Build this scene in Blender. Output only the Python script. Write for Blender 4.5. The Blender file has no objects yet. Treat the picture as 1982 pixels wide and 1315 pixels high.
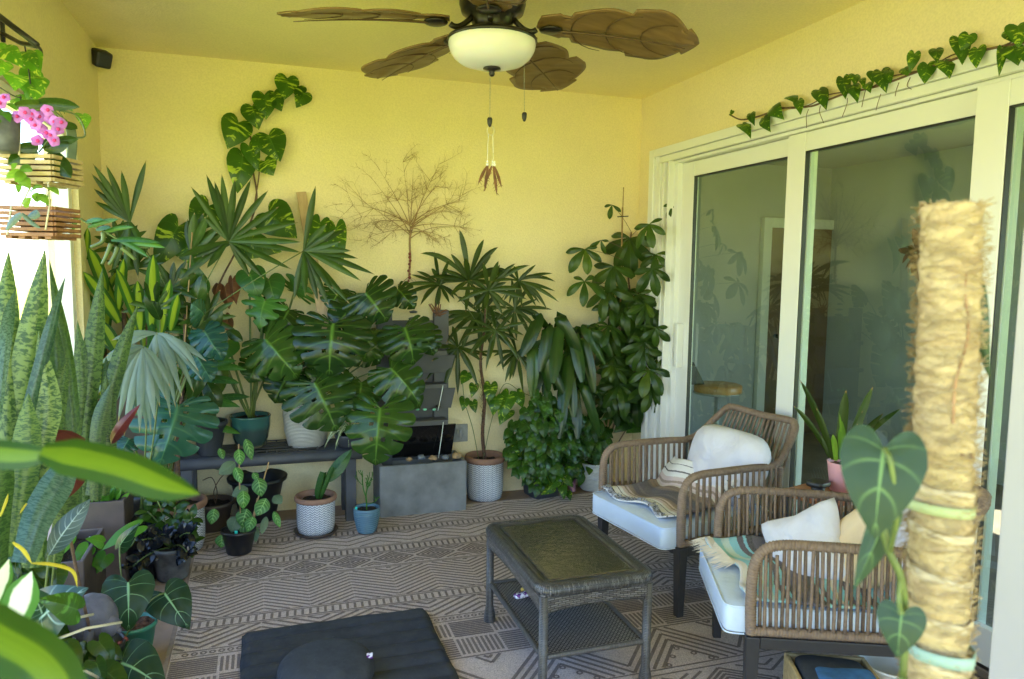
import bpy, math, random
from mathutils import Vector, Matrix, noise
# ------------------------------------------------------------------ camera, world, sun
SC = bpy.context.scene
COL = SC.collection
cd = bpy.data.cameras.new("camera"); cam = bpy.data.objects.new("camera", cd); COL.objects.link(cam)
YAW, PIT, ROL, FPX, EYE = 0.32286, -0.09477, 0.01346, 1432.566, 1.6
CF = Vector((math.sin(YAW)*math.cos(PIT), math.cos(YAW)*math.cos(PIT), math.sin(PIT)))
_r = Vector((math.cos(YAW), -math.sin(YAW), 0)); _u = _r.cross(CF)
CR = _r*math.cos(ROL)+_u*math.sin(ROL); CU = _u*math.cos(ROL)-_r*math.sin(ROL)
cam.matrix_world = Matrix(((CR.x, CU.x, -CF.x, 0), (CR.y, CU.y, -CF.y, 0), (CR.z, CU.z, -CF.z, EYE), (0, 0, 0, 1)))
cd.sensor_width = 36; cd.lens = FPX/1982*36; cd.clip_start = .05; cd.clip_end = 500
cd.dof.use_dof = True; cd.dof.focus_distance = 3.9; cd.dof.aperture_fstop = 5.0
SC.camera = cam
W = bpy.data.worlds.new("World"); SC.world = W; W.use_nodes = True
nt = W.node_tree; bg = nt.nodes['Background']
sky = nt.nodes.new('ShaderNodeTexSky'); sky.sky_type = 'NISHITA'; sky.sun_disc = False
SUN_EL, SUN_AZ = math.radians(58), math.radians(128)     # compass azimuth from +Y towards +X
sky.sun_elevation = SUN_EL; sky.sun_rotation = SUN_AZ; sky.air_density = 1.2; sky.dust_density = .4; sky.ozone_density = 4.0
nt.links.new(sky.outputs[0], bg.inputs[0]); bg.inputs[1].default_value = 0.15
sd = bpy.data.lights.new("sun", 'SUN'); sd.energy = 5.0; sd.angle = math.radians(.5); sd.color = (1, .94, .82)
sun = bpy.data.objects.new("sun", sd); COL.objects.link(sun)
_sdir = Vector((math.sin(SUN_AZ)*math.cos(SUN_EL), math.cos(SUN_AZ)*math.cos(SUN_EL), math.sin(SUN_EL)))
sun.rotation_euler = _sdir.to_track_quat('Z', 'Y').to_euler()
SC.view_settings.view_transform = 'Standard'; SC.view_settings.look = 'None'
SC.view_settings.exposure = 2.95; SC.view_settings.gamma = 1
SC.cycles.use_denoising = True; SC.cycles.max_bounces = 10; SC.cycles.diffuse_bounces = 6
SC.cycles.transparent_max_bounces = 12; SC.cycles.sample_clamp_indirect = 6; SC.cycles.caustics_reflective = False
SC.cycles.caustics_refractive = False
EYEP = Vector((0, 0, EYE))
def ray(px, py): return CF + CR*((px-991)/FPX) - CU*((py-657.5)/FPX)
def aY(px, py, Y):                      # point seen at that pixel, on the upright plane y = Y
    d = ray(px, py); return EYEP + d*(Y/d.y)
def aX(px, py, X):
    d = ray(px, py); return EYEP + d*(X/d.x)
def aZ(px, py, Z=0):
    d = ray(px, py); return EYEP + d*((Z-EYE)/d.z)
def aD(px, py, D): return EYEP + ray(px, py)*D
UP = Vector((0, 0, 1)); V = Vector
rng = random.Random(7)
def U(a, b): return rng.uniform(a, b)
def rv(s=1): return V((U(-s, s), U(-s, s), U(-s, s)))
# ------------------------------------------------------------------ mesh collector
class M:
    def __init__(s): s.v = []; s.f = []; s.uv = []; s.mi = []; s.rn = []; s.cur = 0; s.rnd = .5
    def add(s, p, uv=(0, 0)):
        s.v.append(V(p)); s.uv.append(uv); s.rn.append(s.rnd); return len(s.v)-1
    def face(s, *i): s.f.append(i); s.mi.append(s.cur)
    def grid(s, fn, nu, nv, wu=False, wv=False):
        b = len(s.v); cu = nu if wu else nu+1; cv = nv if wv else nv+1
        for j in range(cv):
            for i in range(cu):
                p = fn(i/nu, j/nv); uv = (i/nu, j/nv)
                if isinstance(p, tuple): p, uv = p
                s.add(p, uv)
        for j in range(nv):
            for i in range(nu):
                a = b+j*cu+i; i2 = (i+1) % cu; j2 = (j+1) % cv
                s.face(a, b+j*cu+i2, b+j2*cu+i2, b+j2*cu+i)
        return b
    def box(s, lo, hi, mt=None):
        lo, hi = V(lo), V(hi); b = len(s.v)
        for k in range(8):
            p = V((hi.x if k & 1 else lo.x, hi.y if k & 2 else lo.y, hi.z if k & 4 else lo.z))
            s.add(mt @ p if mt else p, ((k & 1), (k >> 2) & 1))
        for q in ((0, 2, 3, 1), (4, 5, 7, 6), (0, 1, 5, 4), (2, 6, 7, 3), (0, 4, 6, 2), (1, 3, 7, 5)): s.face(*[b+i for i in q])
    def tube(s, pts, r, n=8, cap=True, closed=False, vs=1.0):
        pts = [V(p) for p in pts]; k = len(pts)
        rf = r if callable(r) else ((lambda i: r[i]) if isinstance(r, (list, tuple)) else (lambda i: r))
        b = len(s.v); d = (pts[1]-pts[0]).normalized(); nrm = d.orthogonal().normalized(); L = 0
        for i, p in enumerate(pts):
            t = (pts[(i+1) % k]-pts[i-1]) if (0 < i < k-1 or closed) else (pts[1]-pts[0] if i == 0 else pts[-1]-pts[-2])
            if t.length < 1e-9: t = d
            t = t.normalized(); nrm = (nrm-t*nrm.dot(t)).normalized(); bi = t.cross(nrm)
            if i: L += (p-pts[i-1]).length
            ri = rf(i)
            for j in range(n):
                a = 2*math.pi*j/n; s.add(p+(nrm*math.cos(a)+bi*math.sin(a))*ri, (j/n, L*vs))
        for i in range(k if closed else k-1):
            for j in range(n):
                a = b+i*n+j; c = b+i*n+(j+1) % n; e = b+((i+1) % k)*n
                s.face(a, c, e+(j+1) % n, e+j)
        if cap and not closed:
            s.face(*[b+j for j in range(n)][::-1]); s.face(*[b+(k-1)*n+j for j in range(n)])
    def rope(s, pts, r=.017, pitch=.009, n=10, amp=.12):     # a tube bound round and round with cord
        pts = resample(pts, pitch/4)
        b = len(s.v); d = (pts[1]-pts[0]).normalized(); nrm = d.orthogonal().normalized(); k = len(pts)
        for i, p in enumerate(pts):
            t = (pts[min(i+1, k-1)]-pts[max(i-1, 0)]).normalized(); nrm = (nrm-t*nrm.dot(t)).normalized(); bi = t.cross(nrm)
            for j in range(n):
                a = 2*math.pi*j/n; ph = i/4+j/n*.9
                rr = r*(1-amp+amp*2*abs(math.sin(math.pi*ph)))
                s.add(p+(nrm*math.cos(a)+bi*math.sin(a))*rr, (j/n, ph))
        for i in range(k-1):
            for j in range(n):
                a = b+i*n+j; c = b+i*n+(j+1) % n; s.face(a, c, c+n, a+n)
        s.face(*[b+j for j in range(n)][::-1]); s.face(*[b+(k-1)*n+j for j in range(n)])
    def lathe(s, prof, c, n=32, sq=0, cap0=True, vs=1.0, rot=0):      # prof: (r, z); sq>0 squarer
        c = V(c); b = len(s.v); L = 0
        for i, (r, z) in enumerate(prof):
            if i: L += math.hypot(r-prof[i-1][0], z-prof[i-1][1])
            for j in range(n):
                a = 2*math.pi*j/n; k = 1
                if sq: k = 1/((abs(math.cos(a))**sq+abs(math.sin(a))**sq)**(1/sq))
                s.add(c+V((r*k*math.cos(a+rot), r*k*math.sin(a+rot), z)), (j/n, L*vs))
        for i in range(len(prof)-1):
            for j in range(n):
                a = b+i*n+j; e = b+i*n+(j+1) % n; s.face(a, e, e+n, a+n)
        if cap0: s.face(*[b+j for j in range(n)][::-1])
        return b
    def disc(s, c, r, n=32, bump=0, rings=4, sq=0, rot=0):
        def fn(u, v):
            a = u*2*math.pi; k = 1
            if sq: k = 1/((abs(math.cos(a))**sq+abs(math.sin(a))**sq)**(1/sq))
            p = V(c)+V((math.cos(a+rot), math.sin(a+rot), 0))*r*k*v
            p.z += bump*noise.noise(p*40) if bump else 0
            return p
        s.grid(fn, n, rings, wu=True)
    def prism(s, poly, a, b):              # poly: list of V (planar ring at a), extruded by vector b
        i0 = len(s.v); n = len(poly)
        for p in poly: s.add(V(p)+V(a))
        for p in poly: s.add(V(p)+V(a)+V(b))
        s.face(*[i0+i for i in range(n)][::-1]); s.face(*[i0+n+i for i in range(n)])
        for i in range(n): s.face(i0+i, i0+(i+1) % n, i0+n+(i+1) % n, i0+n+i)
    def ball(s, c, r, n=12, m=8, sc=(1, 1, 1), nz=0):
        c = V(c)
        def fn(u, v):
            a = u*2*math.pi; b = (v-.5)*math.pi
            p = V((math.cos(a)*math.cos(b)*sc[0], math.sin(a)*math.cos(b)*sc[1], math.sin(b)*sc[2]))
            if nz: p *= 1+nz*noise.noise(p*1.7+c*13)
            return c+p*r
        s.grid(fn, n, m, wu=True)
ORG = {}
def build(m, name, mat, parent=None, smooth=True, bevel=0, solid=0, sub=0):
    me = bpy.data.meshes.new(name); o = bpy.data.objects.new(name, me); COL.objects.link(o)
    org = ORG.get(parent.name, V((0, 0, 0))) if parent else V((0, 0, 0))
    me.from_pydata([tuple(p-org) for p in m.v], [], m.f)
    uvl = me.uv_layers.new(name='UVMap')
    li = [0]*len(me.loops); me.loops.foreach_get('vertex_index', li)
    flat = []
    for i in li: flat += [m.uv[i][0], m.uv[i][1]]
    uvl.data.foreach_set('uv', flat)
    at = me.attributes.new('rnd', 'FLOAT', 'POINT'); at.data.foreach_set('value', m.rn)
    me.polygons.foreach_set('use_smooth', [smooth]*len(me.polygons))
    for q in (mat if isinstance(mat, (list, tuple)) else [mat]): me.materials.append(q)
    me.polygons.foreach_set('material_index', m.mi)
    me.validate(); me.update()
    if parent: o.parent = parent; ORG[o.name] = org
    else: ORG[o.name] = V((0, 0, 0))
    if solid:
        k = o.modifiers.new('solid', 'SOLIDIFY'); k.thickness = solid; k.offset = 0
    if bevel:
        k = o.modifiers.new('bevel', 'BEVEL'); k.width = bevel; k.segments = 2; k.limit_method = 'ANGLE'
    if sub:
        k = o.modifiers.new('sub', 'SUBSURF'); k.levels = k.render_levels = sub
    return o
def thing(name, label, cat, loc=(0, 0, 0), group=None):
    o = bpy.data.objects.new(name, None); COL.objects.link(o); o.location = loc; o.empty_display_size = .1
    o['label'] = label; o['category'] = cat
    if group: o['group'] = group
    ORG[o.name] = V(loc); return o
def tag(o, label=None, cat=None, group=None, kind=None):
    for k, x in (('label', label), ('category', cat), ('group', group), ('kind', kind)):
        if x: o[k] = x
    return o
def copy_tree(o, parent=None):
    c = o.copy(); COL.objects.link(c); c.parent = parent
    for ch in list(o.children): copy_tree(ch, c)
    return c
def resample(pts, step):
    pts = [V(p) for p in pts]; out = [pts[0].copy()]; acc = 0
    for a, b in zip(pts, pts[1:]):
        L = (b-a).length; t = step-acc
        while t <= L: out.append(a.lerp(b, t/L)); t += step
        acc = (acc+L) % step if L else acc
    if (out[-1]-pts[-1]).length > step*.3: out.append(pts[-1].copy())
    return out
def bez(a, b, c, n=12):
    a, b, c = V(a), V(b), V(c)
    return [a*(1-t)**2+b*2*t*(1-t)+c*t*t for t in [i/n for i in range(n+1)]]
def catm(P, n=8):
    P = [V(p) for p in P]; Q = [P[0]*2-P[1]]+P+[P[-1]*2-P[-2]]; out = []
    for i in range(1, len(Q)-2):
        a, b, c, d = Q[i-1:i+3]
        for k in range(n):
            t = k/n; out.append(.5*((2*b)+(c-a)*t+(2*a-5*b+4*c-d)*t*t+(3*b-a-3*c+d)*t**3))
    out.append(P[-1]); return out
# ------------------------------------------------------------------ materials
class N:
    def __init__(s, name):
        s.m = bpy.data.materials.new(name); s.m.use_nodes = True; s.t = s.m.node_tree
        s.b = s.t.nodes['Principled BSDF']; s.out = s.t.nodes['Material Output']
    def n(s, typ, **k):
        x = s.t.nodes.new('ShaderNode'+typ)
        for a, b in k.items():
            if a.startswith('i_'):
                key = a[2:]; x.inputs[int(key) if key.isdigit() else key.replace('_', ' ')].default_value = b
            else: setattr(x, a, b)
        return x
    def l(s, a, b): s.t.links.new(a, b)
    def math(s, op, a, b=None, c=None, cl=False):
        x = s.n('Math', operation=op, use_clamp=cl)
        for i, q in enumerate((a, b, c)):
            if q is None: continue
            if isinstance(q, (int, float)): x.inputs[i].default_value = q
            else: s.l(q, x.inputs[i])
        return x.outputs[0]
    def mix(s, f, a, b, mode='MIX'):
        x = s.n('Mix', data_type='RGBA', blend_type=mode)
        for i, q in ((0, f), (6, a), (7, b)):
            if isinstance(q, (int, float)): x.inputs[i].default_value = q
            elif isinstance(q, tuple): x.inputs[i].default_value = (*q, 1) if len(q) == 3 else q
            else: s.l(q, x.inputs[i])
        return x.outputs[2]
    def noise(s, scale, detail=3, co=None, rough=.55, dist=0):
        x = s.n('TexNoise'); x.inputs['Scale'].default_value = scale; x.inputs['Detail'].default_value = detail
        x.inputs['Roughness'].default_value = rough; x.inputs['Distortion'].default_value = dist
        s.l(co if co is not None else s.n('TexCoord').outputs['Object'], x.inputs['Vector']); return x.outputs[0]
    def mapr(s, v, a, b, c=0, d=1):
        x = s.n('MapRange', clamp=True); s.l(v, x.inputs[0])
        for i, q in enumerate((a, b, c, d)): x.inputs[i+1].default_value = q
        return x.outputs[0]
    def uv(s):
        x = s.n('SeparateXYZ'); s.l(s.n('UVMap').outputs[0], x.inputs[0]); return x.outputs[0], x.outputs[1]
    def xyz(s):
        x = s.n('SeparateXYZ'); s.l(s.n('TexCoord').outputs['Object'], x.inputs[0]); return x.outputs
    def bump(s, h, strength=.3, dist=.01):
        x = s.n('Bump'); x.inputs['Strength'].default_value = strength; x.inputs['Distance'].default_value = dist
        s.l(h, x.inputs['Height']); s.l(x.outputs[0], s.b.inputs['Normal'])
    def set(s, col=None, rough=None, metal=None, spec=None):
        if col is not None:
            if isinstance(col, tuple): s.b.inputs['Base Color'].default_value = (*col, 1)
            else: s.l(col, s.b.inputs['Base Color'])
        if rough is not None:
            if isinstance(rough, (int, float)): s.b.inputs['Roughness'].default_value = rough
            else: s.l(rough, s.b.inputs['Roughness'])
        if metal is not None: s.b.inputs['Metallic'].default_value = metal
        if spec is not None: s.b.inputs['Specular IOR Level'].default_value = spec
        return s
def simple(name, col, rough=.6, metal=0, var=.12, sc=25, bump=0, bsc=120, bd=.002, spec=None):
    k = N(name); n1 = k.noise(sc, 4)
    c = k.mix(k.mapr(n1, .3, .7), tuple(x*(1-var) for x in col), tuple(min(1, x*(1+var)) for x in col))
    k.set(c, rough, metal, spec)
    if bump: k.bump(k.noise(bsc, 3), bump, bd)
    return k.m
def leafmat(name, a, b, vein=None, vs=.5, rough=.38, trans=.3, mode=None, c2=None, nside=7, tcol=None, sw=.09):
    """a/b two greens (varied leaf to leaf); vein colour; mode adds a pattern of the leaf's own pigment"""
    k = N(name); u, v = k.uv(); rnd = k.n('Attribute', attribute_name='rnd').outputs['Fac']
    col = k.mix(rnd, tuple(x*.8 for x in a), b)
    if mode is None and not name.startswith(('raven', 'burg', 'brown', 'yellow')): col = k.mix(k.mapr(rnd, .90, .99, 0, .3), col, (b[0]*2.6+.02, b[1]*1.9, b[2]))
    n0 = k.noise(14, 3); col = k.mix(k.mapr(n0, .3, .7, 0, .35), col, tuple(x*.55 for x in a))
    au = k.math('ABSOLUTE', k.math('SUBTRACT', u, .5))      # 0 at midrib .. .5 margin
    vm = None
    if vein:
        mid = k.mapr(au, .008, .035, 1, 0)
        s1 = k.math('FRACT', k.math('MULTIPLY', k.math('SUBTRACT', v, k.math('MULTIPLY', k.math('MULTIPLY', au, au), .35)), nside))
        sd_ = k.math('ABSOLUTE', k.math('SUBTRACT', s1, .5))
        side = k.math('MULTIPLY', k.mapr(sd_, .01, sw, 1, 0), k.mapr(au, .05, .47, .70, .15))
        vm = k.math('MULTIPLY', k.math('MAXIMUM', mid, side), vs)
    if mode == 'pothos':     # yellow splashes running out from the midrib
        cb = k.n('CombineXYZ'); k.l(k.math('MULTIPLY', u, 1.3), cb.inputs[0]); k.l(k.math('MULTIPLY', v, 11), cb.inputs[1]); k.l(k.math('MULTIPLY', rnd, 37), cb.inputs[2])
        nn = k.noise(1.3, 3, cb.outputs[0], .6); th = k.mapr(nn, .575, .62)
        col = k.mix(k.math('MULTIPLY', th, .9), col, c2)
    if mode == 'centre':     # yellow stripe down the middle
        cb = k.n('CombineXYZ'); k.l(k.math('MULTIPLY', u, 26), cb.inputs[0]); k.l(k.math('MULTIPLY', v, .6), cb.inputs[1]); k.l(k.math('MULTIPLY', rnd, 37), cb.inputs[2])
        nn = k.noise(1., 2, cb.outputs[0]); w = k.math('ADD', au, k.math('MULTIPLY', k.math('SUBTRACT', nn, .5), .22))
        col = k.mix(k.mapr(w, .2, .24, 1, 0), col, c2); cb2 = k.n('CombineXYZ'); k.l(k.math('MULTIPLY', u, 90), cb2.inputs[0]); k.l(k.math('MULTIPLY', v, 1.5), cb2.inputs[1]); st_n = k.noise(1., 2, cb2.outputs[0]); col = k.mix(k.mapr(st_n, .35, .65, 0, .4), col, tuple(x*.5 for x in a))
    if mode == 'edge':       # pale margins
        w = k.math('ADD', au, k.math('MULTIPLY', k.math('SUBTRACT', k.noise(30), .5), .1))
        col = k.mix(k.mapr(w, .37, .4), col, c2)
    if mode == 'snake':      # ragged dark cross bands
        cb = k.n('CombineXYZ'); k.l(k.math('MULTIPLY', u, 5), cb.inputs[0]); k.l(k.math('MULTIPLY', v, 80), cb.inputs[1]); k.l(k.math('MULTIPLY', rnd, 37), cb.inputs[2])
        nn = k.noise(.9, 4, cb.outputs[0], .6, .6); col = k.mix(k.mapr(nn, .47, .56), col, c2)
    if mode == 'tip':        # scorched tips
        col = k.mix(k.mapr(v, .93, .965), col, c2)
    if mode == 'fans':
        st = k.math('ABSOLUTE', k.math('SUBTRACT', k.math('FRACT', k.math('MULTIPLY', u, 6)), .5))
        col = k.mix(k.mapr(st, .3, .5, 0, .35), col, c2)
    if mode == 'white':      # broad pale centre
        w = k.math('ADD', au, k.math('MULTIPLY', k.math('SUBTRACT', k.noise(18), .5), .25))
        col = k.mix(k.mapr(w, .26, .33, 1, 0), col, c2)
    if vein: col = k.mix(vm, col, vein)
    k.set(col, rough, 0, .32)
    if vein: k.bump(k.math('MULTIPLY', vm, 1), .25, .004)
    tr = k.n('BsdfTranslucent'); tc = k.mix(.5, col, tcol or (.25, .5, .04), 'MIX'); k.l(tc, tr.inputs[0])
    mx = k.n('MixShader'); mx.inputs[0].default_value = trans
    k.l(k.b.outputs[0], mx.inputs[1]); k.l(tr.outputs[0], mx.inputs[2]); k.l(mx.outputs[0], k.out.inputs[0])
    return k.m
G = {}
def paint(name, col, bs=.12):
    k = N(name); n1 = k.noise(1.3, 4); c = k.mix(k.mapr(n1, .3, .7), tuple(x*.95 for x in col), tuple(min(1, x*1.04) for x in col))
    n2 = k.noise(7, 6, rough=.7); c = k.mix(k.mapr(n2, .5, .9, 0, .12), c, tuple(x*.75 for x in col))
    k.set(c, .75); c = k.mix(k.mapr(k.noise(95, 3), .38, .66, 0, .34), c, tuple(x*.72 for x in col)); c = k.mix(k.mapr(k.noise(2.2, 5, rough=.7), .55, .75, 0, .10), c, tuple(x*.6 for x in col)); k.set(c); a = k.noise(110, 3); k.bump(a, bs, .004); return k.m
G['wall'] = paint('yellow_stucco', (.79, .67, .40), .6)
G['ceil'] = paint('ceiling_paint', (.90, .77, .44), .5)
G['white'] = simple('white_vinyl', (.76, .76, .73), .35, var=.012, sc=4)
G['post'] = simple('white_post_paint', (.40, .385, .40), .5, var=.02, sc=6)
G['pave'] = simple('pinkish_paver', (.33, .23, .18), .8, var=.2, sc=8, bump=.3)
G['rug'] = simple('rug_weave', (.52, .415, .375), .95, var=.35, sc=220, bump=.9, bsc=260, bd=.004)
G['rugd'] = simple('rug_dark_yarn', (.19, .145, .13), .95, var=.35, sc=200)
G['terra'] = simple('terracotta', (.27, .145, .10), .8, var=.2, sc=18, bump=.3)
G['blackp'] = simple('black_plastic', (.014, .014, .016), .42, var=.2)
G['brownp'] = simple('brown_plastic', (.075, .052, .042), .5, var=.15, sc=10)
G['slate'] = simple('slate_grey_plastic', (.048, .052, .066), .5, var=.12, sc=10)
G['greyp'] = simple('mottled_grey_pot', (.10, .105, .115), .5, var=.5, sc=22)
G['planter'] = simple('brown_planter_fibre', (.075, .052, .045), .65, var=.25, sc=9, bump=.3)
G['green'] = simple('green_plastic', (.035, .19, .13), .4, var=.08)
G['bluepot'] = simple('blue_ribbed_pot', (.085, .17, .23), .4, var=.08)
G['pink'] = simple('pink_ceramic', (.72, .36, .38), .45, var=.05)
G['soil'] = simple('soil', (.028, .018, .012), .95, var=.6, sc=90, bump=1, bsc=90, bd=.02)
G['bark'] = simple('bark_mulch', (.13, .055, .028), .95, var=.7, sc=70, bump=1, bsc=70, bd=.02)
G['stem'] = simple('green_stem', (.09, .13, .03), .5, var=.3)
G['bstem'] = simple('brown_stem', (.13, .075, .045), .8, var=.4, sc=40, bump=.8, bsc=90)
G['stake'] = simple('bamboo', (.36, .23, .10), .6, var=.25)
G['fibre'] = simple('palm_fibre_trunk', (.10, .055, .035), .9, var=.6, sc=70, bump=1, bsc=80, bd=.01)
G['bench'] = simple('grey_painted_wood', (.062, .064, .078), .6, var=.22, sc=9, bump=.2)
G['concrete'] = simple('fountain_concrete', (.165, .168, .172), .7, var=.3, sc=7, bump=.4)
G['founddark'] = simple('fountain_frame_grey', (.085, .085, .09), .7, var=.15, sc=6, bump=.2)
G['mirror'] = simple('black_slate_glass', (.006, .006, .007), .06, var=.1)
G['water'] = simple('falling_water', (.6, .65, .65), .08, var=.1)
G['stone'] = simple('tan_pebble', (.30, .20, .11), .8, var=.5, sc=30, bump=.8, bsc=40)
G['stoneg'] = simple('blue_grey_pebble', (.12, .14, .19), .5, var=.4, sc=18)
G['seaglass'] = simple('sea_glass', (.25, .62, .48), .2, var=.2)
G['darkmetal'] = simple('charcoal_metal', (.032, .030, .033), .45, var=.1, spec=.4)
G['bronze'] = simple('dark_bronze', (.018, .014, .012), .32, .3, var=.3)
G['cush'] = simple('pale_blue_canvas', (.56, .65, .80), .9, var=.05, sc=6, bump=.5, bsc=14, bd=.012)
G['pill'] = simple('oatmeal_canvas', (.62, .61, .68), .95, var=.05, sc=6, bump=.6, bsc=11, bd=.02)
G['pilly'] = simple('cream_yellow_canvas', (.72, .56, .36), .95, var=.08, sc=6, bump=.4, bsc=420, bd=.0015)
G['fringe'] = simple('ivory_yarn', (.78, .72, .66), .95, var=.06, sc=30)
G['fringed'] = simple('black_and_ivory_yarn', (.33, .33, .36), .95, var=.9, sc=45)
G['matf'] = simple('black_quilted_cotton', (.024, .028, .036), .95, var=.2, sc=30, bump=.4, bsc=300, bd=.002)
k = N('black_quilted_cotton_lint'); c = k.mix(k.mapr(k.noise(14, 5, rough=.7), .35, .7), (.020, .024, .032), (.040, .044, .054)); c = k.mix(k.mapr(k.noise(150, 3), .70, .74, 0, .5), c, (.25, .25, .26)); k.set(c, .95); k.bump(k.math('ADD', k.noise(420, 2), k.math('MULTIPLY', k.noise(9, 4), 3)), .5, .004); G['matf'] = k.m
G['zafu'] = simple('black_cotton', (.028, .031, .038), .95, var=.15, sc=20, bump=.4, bsc=400, bd=.001)
k = N('black_cotton_lint'); c = k.mix(k.mapr(k.noise(14, 5, rough=.7), .35, .7), (.020, .024, .032), (.040, .044, .054)); c = k.mix(k.mapr(k.noise(150, 3), .70, .74, 0, .5), c, (.25, .25, .26)); k.set(c, .95); k.bump(k.math('ADD', k.noise(420, 2), k.math('MULTIPLY', k.noise(9, 4), 3)), .5, .004); G['zafu'] = k.m
G['orchid'] = simple('orchid_petal', (.52, .17, .72), .5, var=.25, sc=20)
G['orchidc'] = simple('orchid_lip', (.62, .03, .22), .5)
G['rope'] = simple('hemp_string', (.60, .55, .42), .9)
G['wire'] = simple('dark_wire', (.02, .02, .02), .5)
G['tag'] = simple('turquoise_plant_tag', (.02, .55, .50), .5)
G['papr'] = simple('white_paper', (.75, .75, .73), .8)
G['dried'] = simple('dried_leaf', (.16, .07, .035), .8, var=.5, sc=25)
G['dry'] = simple('dry_twig', (.30, .19, .09), .85, var=.3, sc=40)
G['coir'] = simple('rust_stain_fibre', (.30, .17, .09), .9, var=.4)
G['stonebud'] = simple('lavender_grey_stone', (.12, .113, .14), .85, var=.16, sc=30, bump=.7, bsc=150, bd=.003)
G['beads'] = simple('dark_red_beads', (.17, .035, .028), .4)
G['velcro'] = simple('mint_velcro_tie', (.24, .36, .35), .8, var=.1)
G['velcrog'] = simple('pale_green_tie', (.34, .40, .22), .8, var=.1)
G['greybox'] = simple('galvanised_cover', (.28, .29, .29), .5, .3, var=.15)
G['inner'] = simple('interior_wall_paint', (.44, .45, .46), .8, var=.05, sc=2)
G['innerf'] = simple('interior_floor', (.16, .12, .09), .5, var=.3, sc=5)
G['innerd'] = simple('interior_door_brown', (.17, .10, .06), .6, var=.2, sc=4)
G['teal'] = simple('teal_green_cover', (.10, .22, .18), .8, var=.15)
G['bluef'] = simple('denim_blue_cloth', (.035, .12, .28), .9, var=.3)
G['lawn'] = simple('lawn', (.35, .40, .04), .95, var=.35, sc=12, bump=.6, bsc=60, bd=.03)
G['patio'] = simple('sunlit_paving', (.46, .42, .36), .85, var=.1, sc=6)
G['gwall'] = simple('white_render', (.62, .60, .60), .9, var=.03, sc=3)
G['hedge'] = leafmat('hedge_leaf', (.06, .12, .02), (.12, .2, .04), trans=.3)
# wood with grain along object x / y
def wood(name, a, b, axis=0, rough=.45, sc=3.):
    k = N(name); mp = k.n('Mapping'); s = [14*sc, 14*sc, 14*sc]; s[axis] = sc; mp.inputs['Scale'].default_value = s
    k.l(k.n('TexCoord').outputs['Object'], mp.inputs[0]); n1 = k.noise(1.2, 5, mp.outputs[0], .6, .4)
    k.set(k.mix(k.mapr(n1, .32, .68), a, b), rough); k.bump(n1, .15, .003); return k.m
G['slat'] = wood('teak_slat', (.20, .085, .035), (.36, .17, .075), 0, .6)
G['slaty'] = wood('pale_teak_slat', (.36, .26, .12), (.52, .40, .2), 0, .6)
G['board'] = wood('weathered_board', (.42, .28, .15), (.52, .38, .22), 2, .8)
G['sidew'] = wood('oiled_acacia', (.22, .07, .022), (.42, .16, .05), 0, .35)
G['blade'] = wood('carved_blade_wood', (.15, .085, .03), (.22, .135, .055), 0, .4, 2.)
G['tabw'] = wood('honey_oak', (.32, .15, .04), (.45, .24, .08), 0, .3)
# rope cord
def cordmat(name, a, b):
    k = N(name); n1 = k.noise(60, 4); n2 = k.noise(6, 3); c = k.mix(k.mapr(n1, .3, .7), a, b)
    c = k.mix(k.mapr(n2, .4, .7, 0, .4), c, tuple(x*.7 for x in a)); k.set(c, .75)
    u, v = k.uv(); w = k.math('SINE', k.math('MULTIPLY', k.math('ADD', k.math('MULTIPLY', v, 1), u), 6.28*6)); k.bump(w, .3, .001); return k.m
G['cord'] = cordmat('brown_paper_cord', (.17, .115, .082), (.27, .19, .14))
# wicker (table)
def wicker(name, a, b, sx, sy, st=1.):
    k = N(name); tc = k.n('TexCoord'); br = k.n('TexBrick')
    mp = k.n('Mapping'); mp.inputs['Scale'].default_value = (sx, sy, 1); k.l(k.n('UVMap').outputs[0], mp.inputs[0]); k.l(mp.outputs[0], br.inputs['Vector'])
    br.inputs['Color1'].default_value = (*a, 1); br.inputs['Color2'].default_value = (*b, 1); br.inputs['Mortar'].default_value = (.004, .004, .004, 1)
    br.inputs['Scale'].default_value = 1; br.inputs['Mortar Size'].default_value = .06; br.inputs['Mortar Smooth'].default_value = .5; br.inputs['Brick Width'].default_value = 1; br.inputs['Row Height'].default_value = .35; br.offset = .5
    k.set(br.outputs['Color'], .38, 0, .6); k.bump(k.math('SUBTRACT', 1, br.outputs['Fac']), st, .004); return k.m
G['wick'] = wicker('grey_resin_wicker', (.07, .062, .06), (.19, .175, .17), 34, 34)
G['wickd'] = wicker('dark_plaited_rim', (.03, .028, .03), (.13, .125, .13), 5, 60)
# table glass: rippled, brownish
k = N('rippled_table_glass'); k.set((.050, .046, .04), .08, 0, 1.0); w = k.noise(28, 3, dist=1.2); k.bump(w, .5, .004); G['tglass'] = k.m
# door glass: clear sheet mirror by fresnel
k = N('door_glass'); gl = k.n('BsdfGlossy'); gl.inputs['Roughness'].default_value = 0.0; gl.inputs['Color'].default_value = (.84, .97, .98, 1)
tr = k.n('BsdfTransparent'); tr.inputs[0].default_value = (.84, .93, .90, 1); fr = k.n('Fresnel'); fr.inputs[0].default_value = 2.0
mx = k.n('MixShader'); k.l(k.math('MULTIPLY', fr.outputs[0], k.math('SUBTRACT', 1, k.n('NewGeometry').outputs['Backfacing'])), mx.inputs[0]); k.l(tr.outputs[0], mx.inputs[1]); k.l(gl.outputs[0], mx.inputs[2]); k.l(mx.outputs[0], k.out.inputs[0]); G['glass'] = k.m
# frosted bowl of the fan (lamp is off)
k = N('opal_glass_bowl'); k.set((.76, .74, .84), .25, 0, .5); k.b.inputs['Subsurface Weight'].default_value = .3; G['bowl'] = k.m
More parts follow.
